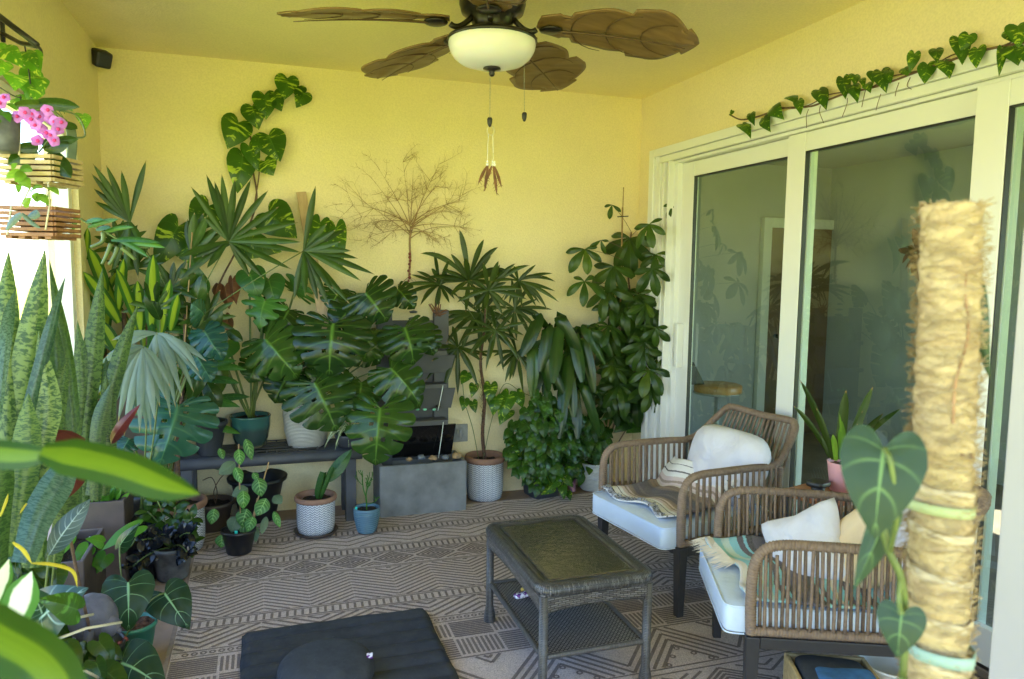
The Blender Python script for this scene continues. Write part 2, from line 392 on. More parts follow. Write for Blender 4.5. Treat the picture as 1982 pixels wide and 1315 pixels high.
# patterned white pot: herringbone relief in grey
def herr(name, base, dark, nu, nv):
    k = N(name); u, v = k.uv(); x = k.math('MULTIPLY', u, nu); fx = k.math('PINGPONG', x, .5)
    y = k.math('FRACT', k.math('ADD', k.math('MULTIPLY', v, nv), k.math('MULTIPLY', fx, 1.6)))
    l1 = k.mapr(k.math('ABSOLUTE', k.math('SUBTRACT', y, .5)), .16, .26)
    l2 = k.mapr(k.math('ABSOLUTE', k.math('SUBTRACT', k.math('FRACT', x), .0)), .03, .07)
    mk = k.math('MULTIPLY', l1, l2); n1 = k.noise(50, 3); mk2 = k.math('MULTIPLY', mk, k.mapr(n1, .25, .5, .65, 1))
    k.set(k.mix(mk2, dark, base), .7); k.bump(mk, .5, .002); return k.m
G['herr'] = herr('white_herringbone_pot', (.62, .63, .67), (.20, .22, .27), 26, 70)
def ribs(name, a, b, nv, st=.8, rough=.6, dist=.004):
    k = N(name); u, v = k.uv(); w = k.math('SINE', k.math('MULTIPLY', v, nv*6.283)); k.set(k.mix(k.mapr(w, -1, -.2), b, a), rough); k.bump(w, st, dist); return k.m
G['ribw'] = ribs('cream_coiled_cotton', (.62, .60, .55), (.36, .35, .33), 110)
G['ribw2'] = ribs('white_coiled_pot', (.66, .70, .76), (.45, .5, .58), 90)
# glazed green pot, drip at the top, bare clay foot
k = N('green_drip_glaze'); u, v = k.uv(); z = k.xyz()[2]; n1 = k.noise(9, 4)
zz = k.math('ADD', v, k.math('MULTIPLY', k.math('SUBTRACT', n1, .5), .05))
c = k.mix(k.mapr(zz, .12, .15), (.03, .055, .055), (.028, .10, .10)); c = k.mix(k.mapr(zz, .02, .035, 1, 0), c, (.16, .14, .09)); k.set(c, .15, 0, .6); G['glaze'] = k.m
# blankets: stripes across v
def blanket(name, cols, n=1, jit=.02):
    k = N(name); u, v = k.uv(); x = k.math('ADD', k.math('MULTIPLY', v, n), k.math('MULTIPLY', k.math('SUBTRACT', k.noise(160, 2), .5), jit))
    cr = k.n('ValToRGB'); cr.color_ramp.interpolation = 'CONSTANT'; e = cr.color_ramp.elements
    e[0].position = 0; e[0].color = (*cols[0][1], 1); e[1].position = cols[1][0]; e[1].color = (*cols[1][1], 1)
    for p, c in cols[2:]: q = e.new(p); q.color = (*c, 1)
    k.l(k.math('FRACT', x), cr.inputs[0]); c = k.mix(k.mapr(k.noise(300, 2), .3, .7, 0, .35), cr.outputs[0], (.5, .45, .42)); k.set(c, .95); k.bump(k.noise(330, 2), .8, .003); return k.m
iv = (.70, .64, .58); na = (.06, .055, .085); tn = (.26, .18, .14); pk = (.58, .46, .44); wh = (.74, .73, .72); dk = (.03, .03, .045)
G['blank1'] = blanket('brown_striped_blanket', [(0, wh), (.05, dk), (.06, wh), (.11, na), (.12, wh), (.15, pk), (.18, tn), (.20, pk), (.22, tn), (.25, (.2, .14, .11)), (.27, na), (.33, (.12, .10, .13)), (.36, na), (.50, (.16, .12, .12)), (.53, tn), (.57, (.2, .14, .11)), (.60, tn), (.64, iv), (.67, pk), (.70, tn), (.73, pk), (.77, wh), (.82, dk), (.835, wh), (.90, na), (.91, wh)])
te = (.24, .60, .72)
G['blank2'] = blanket('teal_striped_blanket', [(0, iv), (.05, te), (.10, (.55, .74, .76)), (.15, te), (.20, na), (.24, te), (.26, dk), (.30, (.1, .09, .14)), (.38, dk), (.44, te), (.46, na), (.49, te), (.53, iv), (.56, te), (.60, na), (.64, (.08, .3, .33)), (.69, dk), (.74, te), (.78, iv), (.82, te), (.86, na), (.9, wh), (.95, te)])
# moss pole: straw fibre, dry wraps
k = N('coir_moss_pole'); n1 = k.noise(16, 6, rough=.75, dist=.8); z = k.xyz()[2]
c = k.mix(k.mapr(n1, .35, .65), (.37, .26, .14), (.54, .43, .25)); k.set(c, .95); k.bump(k.noise(140, 5, dist=3), .9, .003); G['moss'] = k.m
# packet
k = N('purple_snack_wrapper'); n1 = k.noise(38, 3, dist=1.5); c = k.mix(k.mapr(n1, .5, .53), (.68, .66, .74), (.12, .02, .18)); k.set(c, .25, 0, .6); k.bump(k.noise(60, 2), .4, .004); G['wrap'] = k.m
k = N('purple_spray_label'); z = k.xyz()[2]; n1 = k.noise(25, 3, dist=1.); c = k.mix(k.mapr(n1, .45, .55), (.55, .30, .42), (.14, .05, .22)); k.set(c, .3); G['can'] = k.m
# leaves
G['Ldark'] = leafmat('dark_glossy_leaf', (.016, .044, .007), (.034, .078, .010), (.09, .17, .03), .35, .24, .14)
G['Lmon'] = leafmat('monstera_leaf', (.013, .038, .009), (.032, .080, .012), (.13, .26, .035), .6, .22, .13, nside=7)
G['Lmonb'] = leafmat('bright_monstera_leaf', (.03, .11, .03), (.055, .17, .025), (.18, .33, .06), .5, .28, .25)
G['Lpoth'] = leafmat('pothos_leaf', (.022, .085, .008), (.05, .14, .010), (.12, .26, .03), .3, .3, .28, 'pothos', (.42, .55, .05))
G['Lpothd'] = leafmat('dark_pothos_leaf', (.014, .050, .006), (.04, .105, .009), (.08, .17, .025), .3, .3, .16, 'pothos', (.06, .16, .025))
G['Lpalm'] = leafmat('palm_frond', (.018, .038, .005), (.046, .076, .010), None, 0, .4, .14, 'tip', (.30, .17, .07))
G['Lpalm2'] = leafmat('fan_palm_frond', (.018, .048, .008), (.05, .105, .014), (.08, .15, .03), .4, .36, .2, 'tip', (.34, .24, .10), nside=1)
G['Lsilver'] = leafmat('silvery_palm_frond', (.13, .20, .17), (.20, .26, .22), None, 0, .32, .15, 'tip', (.30, .2, .09))
G['Lcorn'] = leafmat('yellow_striped_leaf', (.03, .12, .02), (.05, .16, .03), None, 0, .35, .35, 'centre', (.36, .47, .03))
G['Lcornd'] = leafmat('drooping_corn_leaf', (.012, .036, .006), (.028, .068, .010), (.04, .09, .015), .3, .24, .12, 'fans', (.01, .035, .012), nside=1)
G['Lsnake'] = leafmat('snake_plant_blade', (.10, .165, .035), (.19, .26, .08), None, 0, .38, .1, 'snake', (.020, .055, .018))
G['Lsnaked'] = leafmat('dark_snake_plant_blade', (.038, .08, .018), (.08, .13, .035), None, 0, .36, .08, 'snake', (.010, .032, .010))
G['Lsnakee'] = leafmat('blue_sheen_snake_blade', (.05, .11, .075), (.08, .14, .10), None, 0, .25, .08, 'snake', (.018, .05, .034))
G['Lsch'] = leafmat('umbrella_tree_leaf', (.019, .050, .006), (.044, .092, .010), (.07, .13, .03), .3, .32, .18, nside=9)
G['Lanth'] = leafmat('velvet_heart_leaf', (.005, .030, .013), (.009, .042, .016), (.24, .44, .21), 1.0, .45, .1, nside=6, sw=.05)
G['Lpray'] = leafmat('prayer_plant_leaf', (.035, .13, .03), (.06, .2, .035), (.32, .55, .16), 1.0, .4, .22, nside=8, sw=.3)
G['Lprayb'] = leafmat('grey_green_leaf_back', (.09, .15, .10), (.14, .2, .12), (.2, .3, .16), .4, .5, .2, nside=9)
G['Lraven'] = leafmat('raven_black_leaf', (.006, .007, .010), (.016, .018, .024), None, 0, .16, .03, tcol=(.02, .02, .02))
G['Lburg'] = leafmat('burgundy_leaf', (.07, .014, .016), (.11, .02, .02), (.16, .05, .05), .4, .3, .12, tcol=(.2, .03, .02))
G['Lsilv'] = leafmat('silver_striped_leaf', (.03, .06, .06), (.05, .08, .09), (.35, .45, .45), .9, .4, .1, nside=12)
G['Laloc'] = leafmat('white_veined_leaf', (.012, .04, .035), (.02, .055, .04), (.40, .58, .52), .9, .3, .08, nside=6)
G['Lbright'] = leafmat('bright_green_leaf', (.05, .17, .02), (.09, .26, .025), (.15, .33, .05), .3, .3, .32)
G['Lfg'] = leafmat('lime_striped_foreground_leaf', (.009, .050, .003), (.012, .062, .004), None, 0, .4, .10, 'centre', (.095, .17, .006))
G['Lwhite'] = leafmat('white_centred_leaf', (.05, .16, .03), (.07, .2, .04), None, 0, .4, .25, 'white', (.70, .72, .62))
G['Lphil'] = leafmat('velvet_grey_green_leaf', (.022, .055, .034), (.032, .07, .04), (.20, .36, .13), .6, .5, .10, nside=5)
G['Lspider'] = leafmat('spider_plant_leaf', (.06, .15, .04), (.08, .2, .05), None, 0, .4, .3, 'white', (.62, .66, .45))
G['Lyel'] = leafmat('yellowing_leaf', (.55, .42, .03), (.6, .5, .05), None, 0, .5, .3, tcol=(.6, .5, .05))
G['Lthin'] = leafmat('thin_lime_leaf', (.16, .32, .03), (.28, .45, .05), None, 0, .45, .4)
G['Ldry'] = leafmat('brown_curled_leaf', (.14, .055, .03), (.22, .09, .05), (.3, .2, .1), .3, .7, .1, tcol=(.3, .1, .03))
# ------------------------------------------------------------------ leaf shapes
HEART = ([(.02, -.03), (.12, -.17), (.26, -.235), (.39, -.17), (.47, -.03), (.49, .14), (.44, .34), (.33, .56), (.19, .76), (.075, .91), (0, 1)],
         [0, 0, .005, .02, .06, .13, .25, .42, .62, .82, 1])
MON = ([(.02, -.03), (.14, -.18), (.31, -.245), (.45, -.17), (.53, -.01), (.55, .17), (.53, .36), (.46, .56), (.34, .74), (.17, .89), (0, .99)],
       [0, 0, .005, .02, .06, .14, .27, .44, .63, .82, 1])
OVAL = ([(0, 0), (.10, .05), (.20, .16), (.26, .32), (.27, .50), (.22, .69), (.12, .87), (.04, .96), (0, 1)], [0, .015, .06, .16, .32, .52, .75, .92, 1])
LANCE = ([(0, 0), (.055, .06), (.10, .18), (.13, .34), (.135, .52), (.11, .70), (.065, .86), (.02, .96), (0, 1)], [0, .03, .12, .27, .45, .64, .82, .94, 1])
OBOV = ([(0, 0), (.05, .08), (.11, .24), (.18, .44), (.22, .62), (.19, .80), (.09, .94), (.02, .985), (0, 1)], [0, .04, .15, .32, .5, .68, .85, .95, 1])
def _lerp(L, s):
    x = s*(len(L)-1); i = min(int(x), len(L)-2); f = x-i
    a, b = L[i], L[i+1]
    return (a[0]+(b[0]-a[0])*f, a[1]+(b[1]-a[1])*f) if isinstance(a, tuple) else a+(b-a)*f
def leaf(m, B, T, n, W=1., shape=HEART, arch=.1, fold=.12, curl=0, ns=12, nt_=4, lobes=0, cut=.42, gap=.17, holes=False, wav=.012):
    B, T = V(B), V(T); y = T-B; L = y.length
    if L < 1e-5: return
    y /= L; n = V(n); x = y.cross(n)
    if x.length < 1e-4: x = y.orthogonal()
    x.normalize(); n = x.cross(y).normalized(); m.rnd = rng.random(); ph = U(0, 50); O, Md = shape; lat = U(-.1, .1); fold *= U(.7, 1.5); arch *= U(.6, 1.4); dr = U(0, .14)
    def P(px_, py_):
        z = arch*4*py_*(1-py_) if py_ > 0 else arch*4*py_
        z -= fold*abs(px_)*W*(1+.6*abs(px_)) + curl*px_*px_*W*W*2
        z += wav*noise.noise(V((px_*7+ph, py_*7, ph)))*2
        yy_ = max(0, py_)
        return B+(x*(px_*W+lat*yy_*yy_)+y*py_+n*(z-dr*yy_**3))*L
    for sd in (-1, 1):
        if not lobes:
            def fn(u, v):
                o = _lerp(O, v); my = _lerp(Md, v)
                return P(sd*o[0]*u, my+(o[1]-my)*u), (.5+sd*.5*u, v)
            b = len(m.v); m.grid(fn, nt_, ns)
        else:
            ts = [0, .14, .27, cut, .58, .74, .88, 1.0]; nc = 4; ct = ts.index(cut)
            for l in range(lobes):
                s0, s1 = l/lobes, (l+1)/lobes; sc = (s0+s1)/2; rows = []; lg = gap*U(.7, 1.2)
                if l == lobes-1: lg *= .3
                for ti, t in enumerate(ts):
                    row = []
                    for c in range(nc+1):
                        s = s0+(s1-s0)*c/nc; q = (s-sc)/(s1-s0)*2; tt = t
                        if t > cut:
                            k = ((t-cut)/(1-cut))
                            s = sc+(s-sc)*(1-lg*min(1, k*3.2)*(1 if k < .95 else 1.5)); tt = t*(1-.07*q*q*k)
                        o = _lerp(O, s); my = _lerp(Md, s); xx = sd*o[0]*tt
                        p = P(xx, my+(o[1]-my)*tt); p -= n*(L*.05*(q*q)*(tt**1.5)); row.append(m.add(p, (.5+sd*.5*tt, s)))
                    rows.append(row)
                for ti in range(len(ts)-1):
                    for c in range(nc):
                        if holes and ti == 1 and c in (0,) and 0 < l < lobes-1: continue
                        m.face(rows[ti][c], rows[ti][c+1], rows[ti+1][c+1], rows[ti+1][c])
PROF = {'palm': lambda t: min(1, .32+1.5*t)*(1 if t < .55 else max(.0, 1-((t-.55)/.45)**1.9)),
        'strap': lambda t: min(1, .45+3*t)*(1 if t < .5 else max(.0, 1-((t-.5)/.5)**2.4)),
        'snake': lambda t: (.62+.38*math.sin(min(1, t*1.5)*math.pi/2))*(1 if t < .6 else max(.0, 1-((t-.6)/.4)**1.7)),
        'blunt': lambda t: min(1, .3+1.8*t)*(1 if t < .93 else .82),
        'corn': lambda t: min(1, .35+1.5*t)*(1 if t < .7 else max(.3, 1-((t-.7)/.3)**2.2*.72))}
def strap(m, pts, W, n, prof='strap', fold=.25, twist=0, nw=2):
    pts = [V(p) for p in pts]; k = len(pts); m.rnd = rng.random(); pf = PROF[prof]; n = V(n); b = len(m.v); c = 2*nw+1
    for i, p in enumerate(pts):
        t = (pts[min(i+1, k-1)]-pts[max(i-1, 0)]).normalized(); nn = n
        if twist: nn = Matrix.Rotation(twist*i/(k-1), 3, t) @ n
        s = t.cross(nn)
        if s.length < 1e-3: s = t.orthogonal()
        s.normalize(); up = s.cross(t).normalized(); w = W*.5*pf(i/(k-1))
        for j in range(c):
            q = (j-nw)/nw; m.add(p+s*(q*w)-up*(fold*abs(q)*w), (.5+q*.5, i/(k-1)))
    for i in range(k-1):
        for j in range(c-1):
            a = b+i*c+j; m.face(a, a+1, a+1+c, a+c)
def bow(B, T, sag=.15, n=8, out=V((0, 0, 0))):
    B, T = V(B), V(T); L = (T-B).length; return bez(B, (B+T)/2+V((0, 0, sag*L))+out, T, n)
def facing(B, up=.45, jit=.35): return ((EYEP-V(B)).normalized()+UP*up+rv(jit)).normalized()
def pxw(P_, w): return w*((V(P_)-EYEP).dot(CF))/FPX          # a width seen as w pixels at that point, in metres
def lp(m, b, t, Y, w, Yt=None, shape=HEART, up=.3, jit=.25, **k):     # leaf from pixel b to pixel t near plane Y, w pixels wide
    B = aY(b[0], b[1], Y); T = aY(t[0], t[1], Yt if Yt is not None else Y-.04)
    L = (T-B).length; mw = max(o[0] for o in shape[0])*2
    leaf(m, B, T, facing(B, up, jit), pxw(B, w)/L/mw, shape, **k); return B
def sp(m, b, t, Y, w, Yt=None, sag=.12, prof='palm', fold=.3, up=.4, jit=.2, n=8, twist=0):
    B = aY(b[0], b[1], Y); T = aY(t[0], t[1], Yt if Yt is not None else Y-.05)
    strap(m, bow(B, T, sag, n), pxw(B, w), facing(B, up, jit), prof, fold, twist); return B
def fanp(m, hub, tips, Y, w, dY=.12, sag=.1, **k):          # one fan frond: segments from the hub out to each listed tip
    for t in tips: sp(m, hub, t[:2], Y, w, Y+U(-dY, dY*.3) if len(t) < 3 else t[2], sag*U(.5, 1.5), **k)
def ring(hub, r, a0, a1, n, jr=.12, sy=1.):                  # tips round a hub, angles in degrees, 0 = right, 90 = up
    return [(hub[0]+math.cos(math.radians(a))*r*U(1-jr, 1+jr), hub[1]-math.sin(math.radians(a))*r*sy*U(1-jr, 1+jr)) for a in [a0+(a1-a0)*(i+.5)/n+U(-3, 3) for i in range(n)]]
# ------------------------------------------------------------------ the place
BY, LX, RX, CH = 4.97, -.90, 2.64, 2.85
def struct(name, m, mat, **k): return tag(build(m, name, mat, smooth=False, **k), kind='structure')
def slab(lo, hi): m = M(); m.box(lo, hi); return m
m = slab((-60, -60, -.35), (60, 60, -.12)); struct('ground', m, G['lawn'])
m = slab((-2.0, -3, -.118), (-1.35, 7, -.10)); struct('path', m, G['patio'])
m = slab((-1.3, -1.75, -.15), (2.9, 5.1, 0)); struct('floor', m, G['pave'])
m = slab((-1.45, -1.75, CH), (2.85, 5.2, 3.02)); struct('ceiling', m, G['ceil'])
m = slab((-1.1, BY, -.1), (2.9, 5.15, CH)); tag(build(m, 'back_wall', G['wall'], smooth=False), 'yellow stuccoed wall facing the camera behind the row of potted plants', 'wall')
m = M(); m.box((-1.05, 4.37, -.1), (LX, BY, CH)); m.box((-1.05, -1.75, 2.29), (LX, 4.37, CH)); m.box((-1.05, -1.75, -.1), (LX, -1.4, 2.29))
tag(build(m, 'side_wall', G['wall'], smooth=False), 'yellow wall at the left above the wide open side of the patio', 'wall')
m = M(); m.box((RX, 4.77, -.1), (2.8, BY, CH)); m.box((RX, .6, 2.44), (2.8, 4.77, CH)); m.box((RX, -1.75, -.1), (2.8, .6, CH))
tag(build(m, 'door_wall', G['wall'], smooth=False), 'yellow house wall at the right holding the white sliding glass doors', 'wall')
m = M(); m.box((-7.2, -6, -.12), (-7.0, 9, 1.6)); tag(build(m, 'glare_wall', G['gwall'], smooth=False), 'added pale wall giving white glare and bounce outside the open left side', 'wall')  # added wall: fills the opening with white and bounces sunlight inside
m = M(); m.box((-1.0, 4.30, 0), (-.93, 4.368, 2.288)); m.box((-1.0, -.8, 2.23), (-.93, 4.298, 2.288)); m.box((-1.0, -.8, 0), (-.93, 4.298, .05))
tag(build(m, 'screen_frame', G['white'], smooth=False, bevel=.004), 'slim white frame lining the open left side of the patio', 'frame')
# sliding doors
d = thing('sliding_door', 'wide white vinyl sliding glass door in the right wall', 'door', (RX, 2.8, 0))
m = M()
for (y0, y1, x0) in ((4.70, 4.765, 2.60), (4.65, 4.698, 2.615)): m.box((x0, y0, 0), (2.639, y1, 2.445 if y1 > 4.7 else 2.39))
m.box((2.60, .7, 2.39), (2.639, 4.699, 2.445)); m.box((2.615, .7, 2.345), (2.639, 4.649, 2.388))
m.box((2.625, 4.585, 0), (2.76, 4.648, 2.343)); m.box((2.65, 4.45, 0), (2.76, 4.583, 2.343))
for yy in (4.61, 4.555, 4.495): m.box((2.606, yy, 0), (2.66, yy+.016, 2.342))
m.box((2.64, .7, 2.325), (2.78, 4.58, 2.3435))
build(m, 'door_frame', G['white'], d, smooth=False, bevel=.004)
m = M(); m.box((2.56, .7, .002), (2.80, 4.58, .05)); m.box((2.60, .7, .052), (2.615, 4.5, .085)); m.box((2.655, .7, .052), (2.668, 4.5, .085)); build(m, 'threshold', G['innerf'], d, smooth=False, bevel=.003)
for (ya, yb, xf) in ((4.45, 3.20, 2.685), (3.345, 2.07, 2.65), (2.215, .95, 2.615)):
    wl = .14 if ya > 4 else .135; m = M(); x1 = xf+.04
    m.box((xf, ya-wl, .095), (x1, ya, 2.322)); m.box((xf, yb, .095), (x1, yb+.13, 2.322))
    m.box((xf+.002, yb+.131, 2.225), (x1-.002, ya-wl-.001, 2.320)); m.box((xf+.002, yb+.131, .096), (x1-.002, ya-wl-.001, .243))
    p = build(m, 'door_panel', G['white'], d, smooth=False, bevel=.003)
    m = M(); m.box((xf+.030, yb+.128, .24), (xf+.036, ya-wl+.002, 2.228)); build(m, 'glass_pane', G['glass'], p, smooth=False)
    m = M()
    for q in ((yb+.128, yb+.134), (ya-wl-.006, ya-wl+.0)): m.box((xf+.004, q[0], .2435), (xf+.028, q[1], 2.2245))
    m.box((xf+.004, yb+.135, 2.2185), (xf+.028, ya-wl-.007, 2.2245)); build(m, 'gasket', G['blackp'], p, smooth=False)
m = M(); m.box((2.63, 4.36, .95), (2.684, 4.40, 1.25)); build(m, 'door_handle', G['white'], d, smooth=False, bevel=.008)
# foreground white post at the right
pb = aY(1917, 1275, 1.15)
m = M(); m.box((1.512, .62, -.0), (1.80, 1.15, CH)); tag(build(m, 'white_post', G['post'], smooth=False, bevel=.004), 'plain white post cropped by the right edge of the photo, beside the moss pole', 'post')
# interior of the house
m = M(); m.box((2.8, -1, -.1), (5.3, 7, .04)); struct('interior_floor', m, G['innerf'])
m = M(); m.box((2.8, 5.9, .04), (5.3, 6.0, 2.6)); m.box((5.2, -1, .04), (5.3, 5.9, .3)); m.box((5.2, -1, 2.3), (5.3, 5.9, 2.6)); m.box((5.2, 3.1, .3), (5.3, 5.9, 2.3)); m.box((5.2, -1, .3), (5.3, .2, 2.3)); m.box((2.8, -1.1, .04), (5.3, -1, 2.6)); m.box((2.8, 5.15, .04), (2.9, 5.9, 2.6))  # unseen opening added in the side wall so daylight brightens the room
tag(build(m, 'interior_wall', G['inner'], smooth=False), 'dim beige room walls seen through the glass doors', 'wall')
m = M(); m.box((2.8, -1.1, 2.6), (5.3, 6, 2.7)); struct('interior_ceiling', m, G['inner'])
a = aY(1492, 345, 5.9); b = aY(1648, 350, 5.9)
d2 = thing('interior_door', 'brown doorway in a pale frame inside the house, behind the glass', 'door', (a.x, 5.88, .04))
m = M(); m.box((a.x, 5.86, .04), (b.x, 5.885, 2.02)); build(m, 'door_leaf', G['innerd'], d2, smooth=False)
m = M(); m.box((a.x-.09, 5.84, .04), (a.x-.001, 5.897, 2.11)); m.box((b.x+.001, 5.84, .04), (b.x+.09, 5.897, 2.11)); m.box((a.x, 5.84, 2.021), (b.x, 5.897, 2.11)); build(m, 'door_trim', G['white'], d2, smooth=False, bevel=.003)
m = M(); m.tube([(a.x+.1, 5.86, 1.0), (a.x+.1, 5.80, 1.0)], .02, 10); build(m, 'knob', G['bronze'], d2)
c = aY(1389, 760, 4.6); t = thing('round_table', 'small round honey wood table inside behind the left glass', 'table', (c.x, c.y, .04))
m = M(); m.lathe([(.0, c.z), (.165, c.z), (.172, c.z+.01), (.172, c.z+.055), (.16, c.z+.062), (0, c.z+.062)], (c.x, c.y, 0), 36); build(m, 'tabletop', G['tabw'], t)
m = M(); m.lathe([(.174, c.z-.006), (.176, c.z+.004), (.174, c.z+.008)], (c.x, c.y, 0), 36, cap0=False); build(m, 'metal_band', G['greybox'], t, solid=.002)
m = M(); m.tube([(c.x, c.y, .04), (c.x, c.y, c.z)], .02); m.lathe([(.14, .042), (.14, .055), (.02, .07)], (c.x, c.y, 0), 24); build(m, 'pedestal', G['greybox'], t)
q = aY(1350, 735, 4.55); m = M(); m.prism([V((0, 0, 0)), V((.13, 0, 0)), V((.03, 0, .17)), V((.0, 0, .13))], (q.x-.03, c.y, c.z+.064), (0, .05, 0))
tag(build(m, 'speaker_box', G['blackp'], smooth=False, bevel=.01), 'dark wedge shaped box standing on the round indoor table', 'box')
# brown staghorn like wall piece indoors
c = aX(1790, 490, 3.0); t = thing('dried_staghorn', 'brown dried staghorn fern cluster hanging inside the glass behind the moss pole', 'plant', c)
m = M()
for i in range(46):
    a = U(0, 6.28); e = V((U(-.04, .04), math.cos(a), math.sin(a)*.9)); T = V(c)+e*U(.09, .17)
    leaf(m, V(c)+rv(.03), T, V((-1, 0, .2))+rv(.7), .55, OBOV, arch=.15, ns=6, nt_=2)
build(m, 'fronds', G['Ldry'], t)
# ------------------------------------------------------------------ rug: woven sheet with raised dark line work
RX0, RX1, RY0, RY1 = -.39, 2.45, .9, 4.73
t = thing('patterned_rug', 'large grey brown outdoor rug with dark geometric bands under the coffee table', 'rug', (RX0, RY0, .001))
m = M(); m.box((RX0, RY0, .0005), (RX1, RY1, .008)); build(m, 'rug_field', G['rug'], t, smooth=False)
m = M(); m.box((RX0-.018, RY0-.01, .0007), (RX0-.001, RY1+.01, .010)); m.box((RX0, RY1+.001, .0007), (RX1, RY1+.018, .010)); build(m, 'border', simple('rug_border_binding', (.27, .20, .17), .95, sc=60), t, smooth=False)
m = M(); ZR = .0095
def rl(x0, y0, x1, y1, w=.010):
    # clip to the rug
    a, b = V((x0, y0, ZR)), V((x1, y1, ZR)); d_ = (b-a)
    t0, t1 = 0., 1.
    for p, q in ((-d_.x, a.x-RX0-.004), (d_.x, RX1-.004-a.x)):
        if abs(p) < 1e-9:
            if q < 0: return
            continue
        r = q/p
        if p < 0: t0 = max(t0, r)
        else: t1 = min(t1, r)
    if t0 >= t1: return
    a, b = a+d_*t0, a+d_*t1; l = (b-a).length
    if l < .004: return
    d_ = (b-a).normalized(); s = V((-d_.y, d_.x, 0))*w*.66
    i = [m.add(a-s), m.add(b-s), m.add(b+s), m.add(a+s)]; m.face(*i)
def hl(y, w=.007): rl(RX0, y, RX1, y, w)
def ladder(y0, y1, st=.034):
    hl(y0); hl(y1); hl(y0-.016, .005); hl(y1+.016, .005)
    x = RX0+.02
    while x < RX1: rl(x, y0+.008, x+.003, y1-.008, .009); x += st
def clipY(x0, y0, x1, y1, lo, hi, w=.010):
    if y0 > y1: x0, y0, x1, y1 = x1, y1, x0, y0
    if y1 <= lo or y0 >= hi: return
    if y0 < lo: x0 += (x1-x0)*(lo-y0)/(y1-y0); y0 = lo
    if y1 > hi: x1 = x0+(x1-x0)*(hi-y0)/(y1-y0); y1 = hi
    rl(x0, y0, x1, y1, w)
def chev(y0, y1, per, amp, n, st, w=.010, ph=0):
    k = int((y1-y0+amp)/st)+1
    for j in range(k):
        b = y0-amp+j*st; x = RX0-per+ph
        while x < RX1+per:
            clipY(x, b, x+per/2, b+amp, y0, y1, w); clipY(x+per/2, b+amp, x+per, b, y0, y1, w); x += per
def diamonds(y0, y1, per, ph=0, n=4):
    c = (y0+y1)/2; h = (y1-y0)/2; x = RX0+ph
    while x < RX1+per:
        for j in range(n):
            f = (j+.7)/n; a, b = per/2*f, h*f
            for (p, q) in (((-a, 0), (0, b)), ((0, b), (a, 0)), ((a, 0), (0, -b)), ((0, -b), (-a, 0))): rl(x+p[0], c+p[1], x+q[0], c+q[1], .009)
        for s in (-1, 1):
            for f in (.3, .6): a, b = per/2*f, h*f; rl(x+per/2-a, c+s*(h-.008), x+per/2, c+s*(h-b), .009); rl(x+per/2, c+s*(h-b), x+per/2+a, c+s*(h-.008), .009)
        x += per
def circ(x, y, r=.013):
    if not (RX0+.02 < x < RX1-.02): return
    P = [(x+r*math.cos(a), y+r*math.sin(a)) for a in [i*math.pi/4 for i in range(9)]]
    for a, b in zip(P, P[1:]): rl(*a, *b, .006)
def zigcirc(y0, y1, per, ph=0):
    h = y1-y0; x = RX0-per+ph
    while x < RX1+per:
        for o in (-.05, 0, .05, .10, .15):
            clipY(x+o*.0, y0-o, x+per/2, y1-o, y0, y1, .011); clipY(x+per/2, y1-o, x+per, y0-o, y0, y1, .011)
        for o in (.24, .28, .32): clipY(x, y0+o*1.0, x+per/2, y1+o, y0, y1, .011); clipY(x+per/2, y1+o, x+per, y0+o, y0, y1, .011)
        for i in range(-2, 3): circ(x+per/2+i*.05, y0+h*.40-abs(i)*.055, .011)
        x += per
def hatch(y0, y1, bw, ph=0, k=9):
    n = 0; x = RX0+ph-bw*2
    while x < RX1+bw:
        if n % 2:
            for i in range(k): rl(x+(i+.5)*bw/k, y0+.012, x+(i+.5)*bw/k, y1-.012, .009)
        else:
            for i in range(k):
                yy = y0+(i+.5)*(y1-y0)/k
                xa, xb = max(x+.006, RX0), min(x+bw-.006, RX1)
                if xb > xa: rl(xa, yy, xb, yy, .009)
        x += bw; n += 1
chev(4.46, 4.70, .42, .10, 3, .05); ladder(4.36, 4.43)
chev(4.16, 4.34, .36, .09, 3, .06, .009, .1); ladder(4.05, 4.13)
diamonds(3.86, 4.035, .235, .1); hl(3.845); hl(3.83, .005)
chev(3.475, 3.82, .42, .13, 3, .036, .0095, .15); ladder(3.385, 3.455)
chev(3.20, 3.365, .5, .16, 3, .042, .011, .1); hl(3.185, .006); hl(3.135, .006)
x = RX0+.02
while x < RX1: circ(x, 3.16, .011); x += .035
hatch(2.98, 3.12, .19, 0); hatch(2.82, 2.975, .19, .19); hl(2.81)
zigcirc(2.50, 2.80, .52, .2); hl(2.49, .006); hl(2.455, .006)
diamonds(2.16, 2.44, .40, .1, 6); hl(2.14); hl(2.11, .005)
chev(1.80, 2.10, .42, .13, 3, .036); ladder(1.70, 1.77); hatch(1.5, 1.68, .19, 0); zigcirc(1.15, 1.48, .52); ladder(1.0, 1.1)
build(m, 'woven_lines', G['rugd'], t, smooth=False)
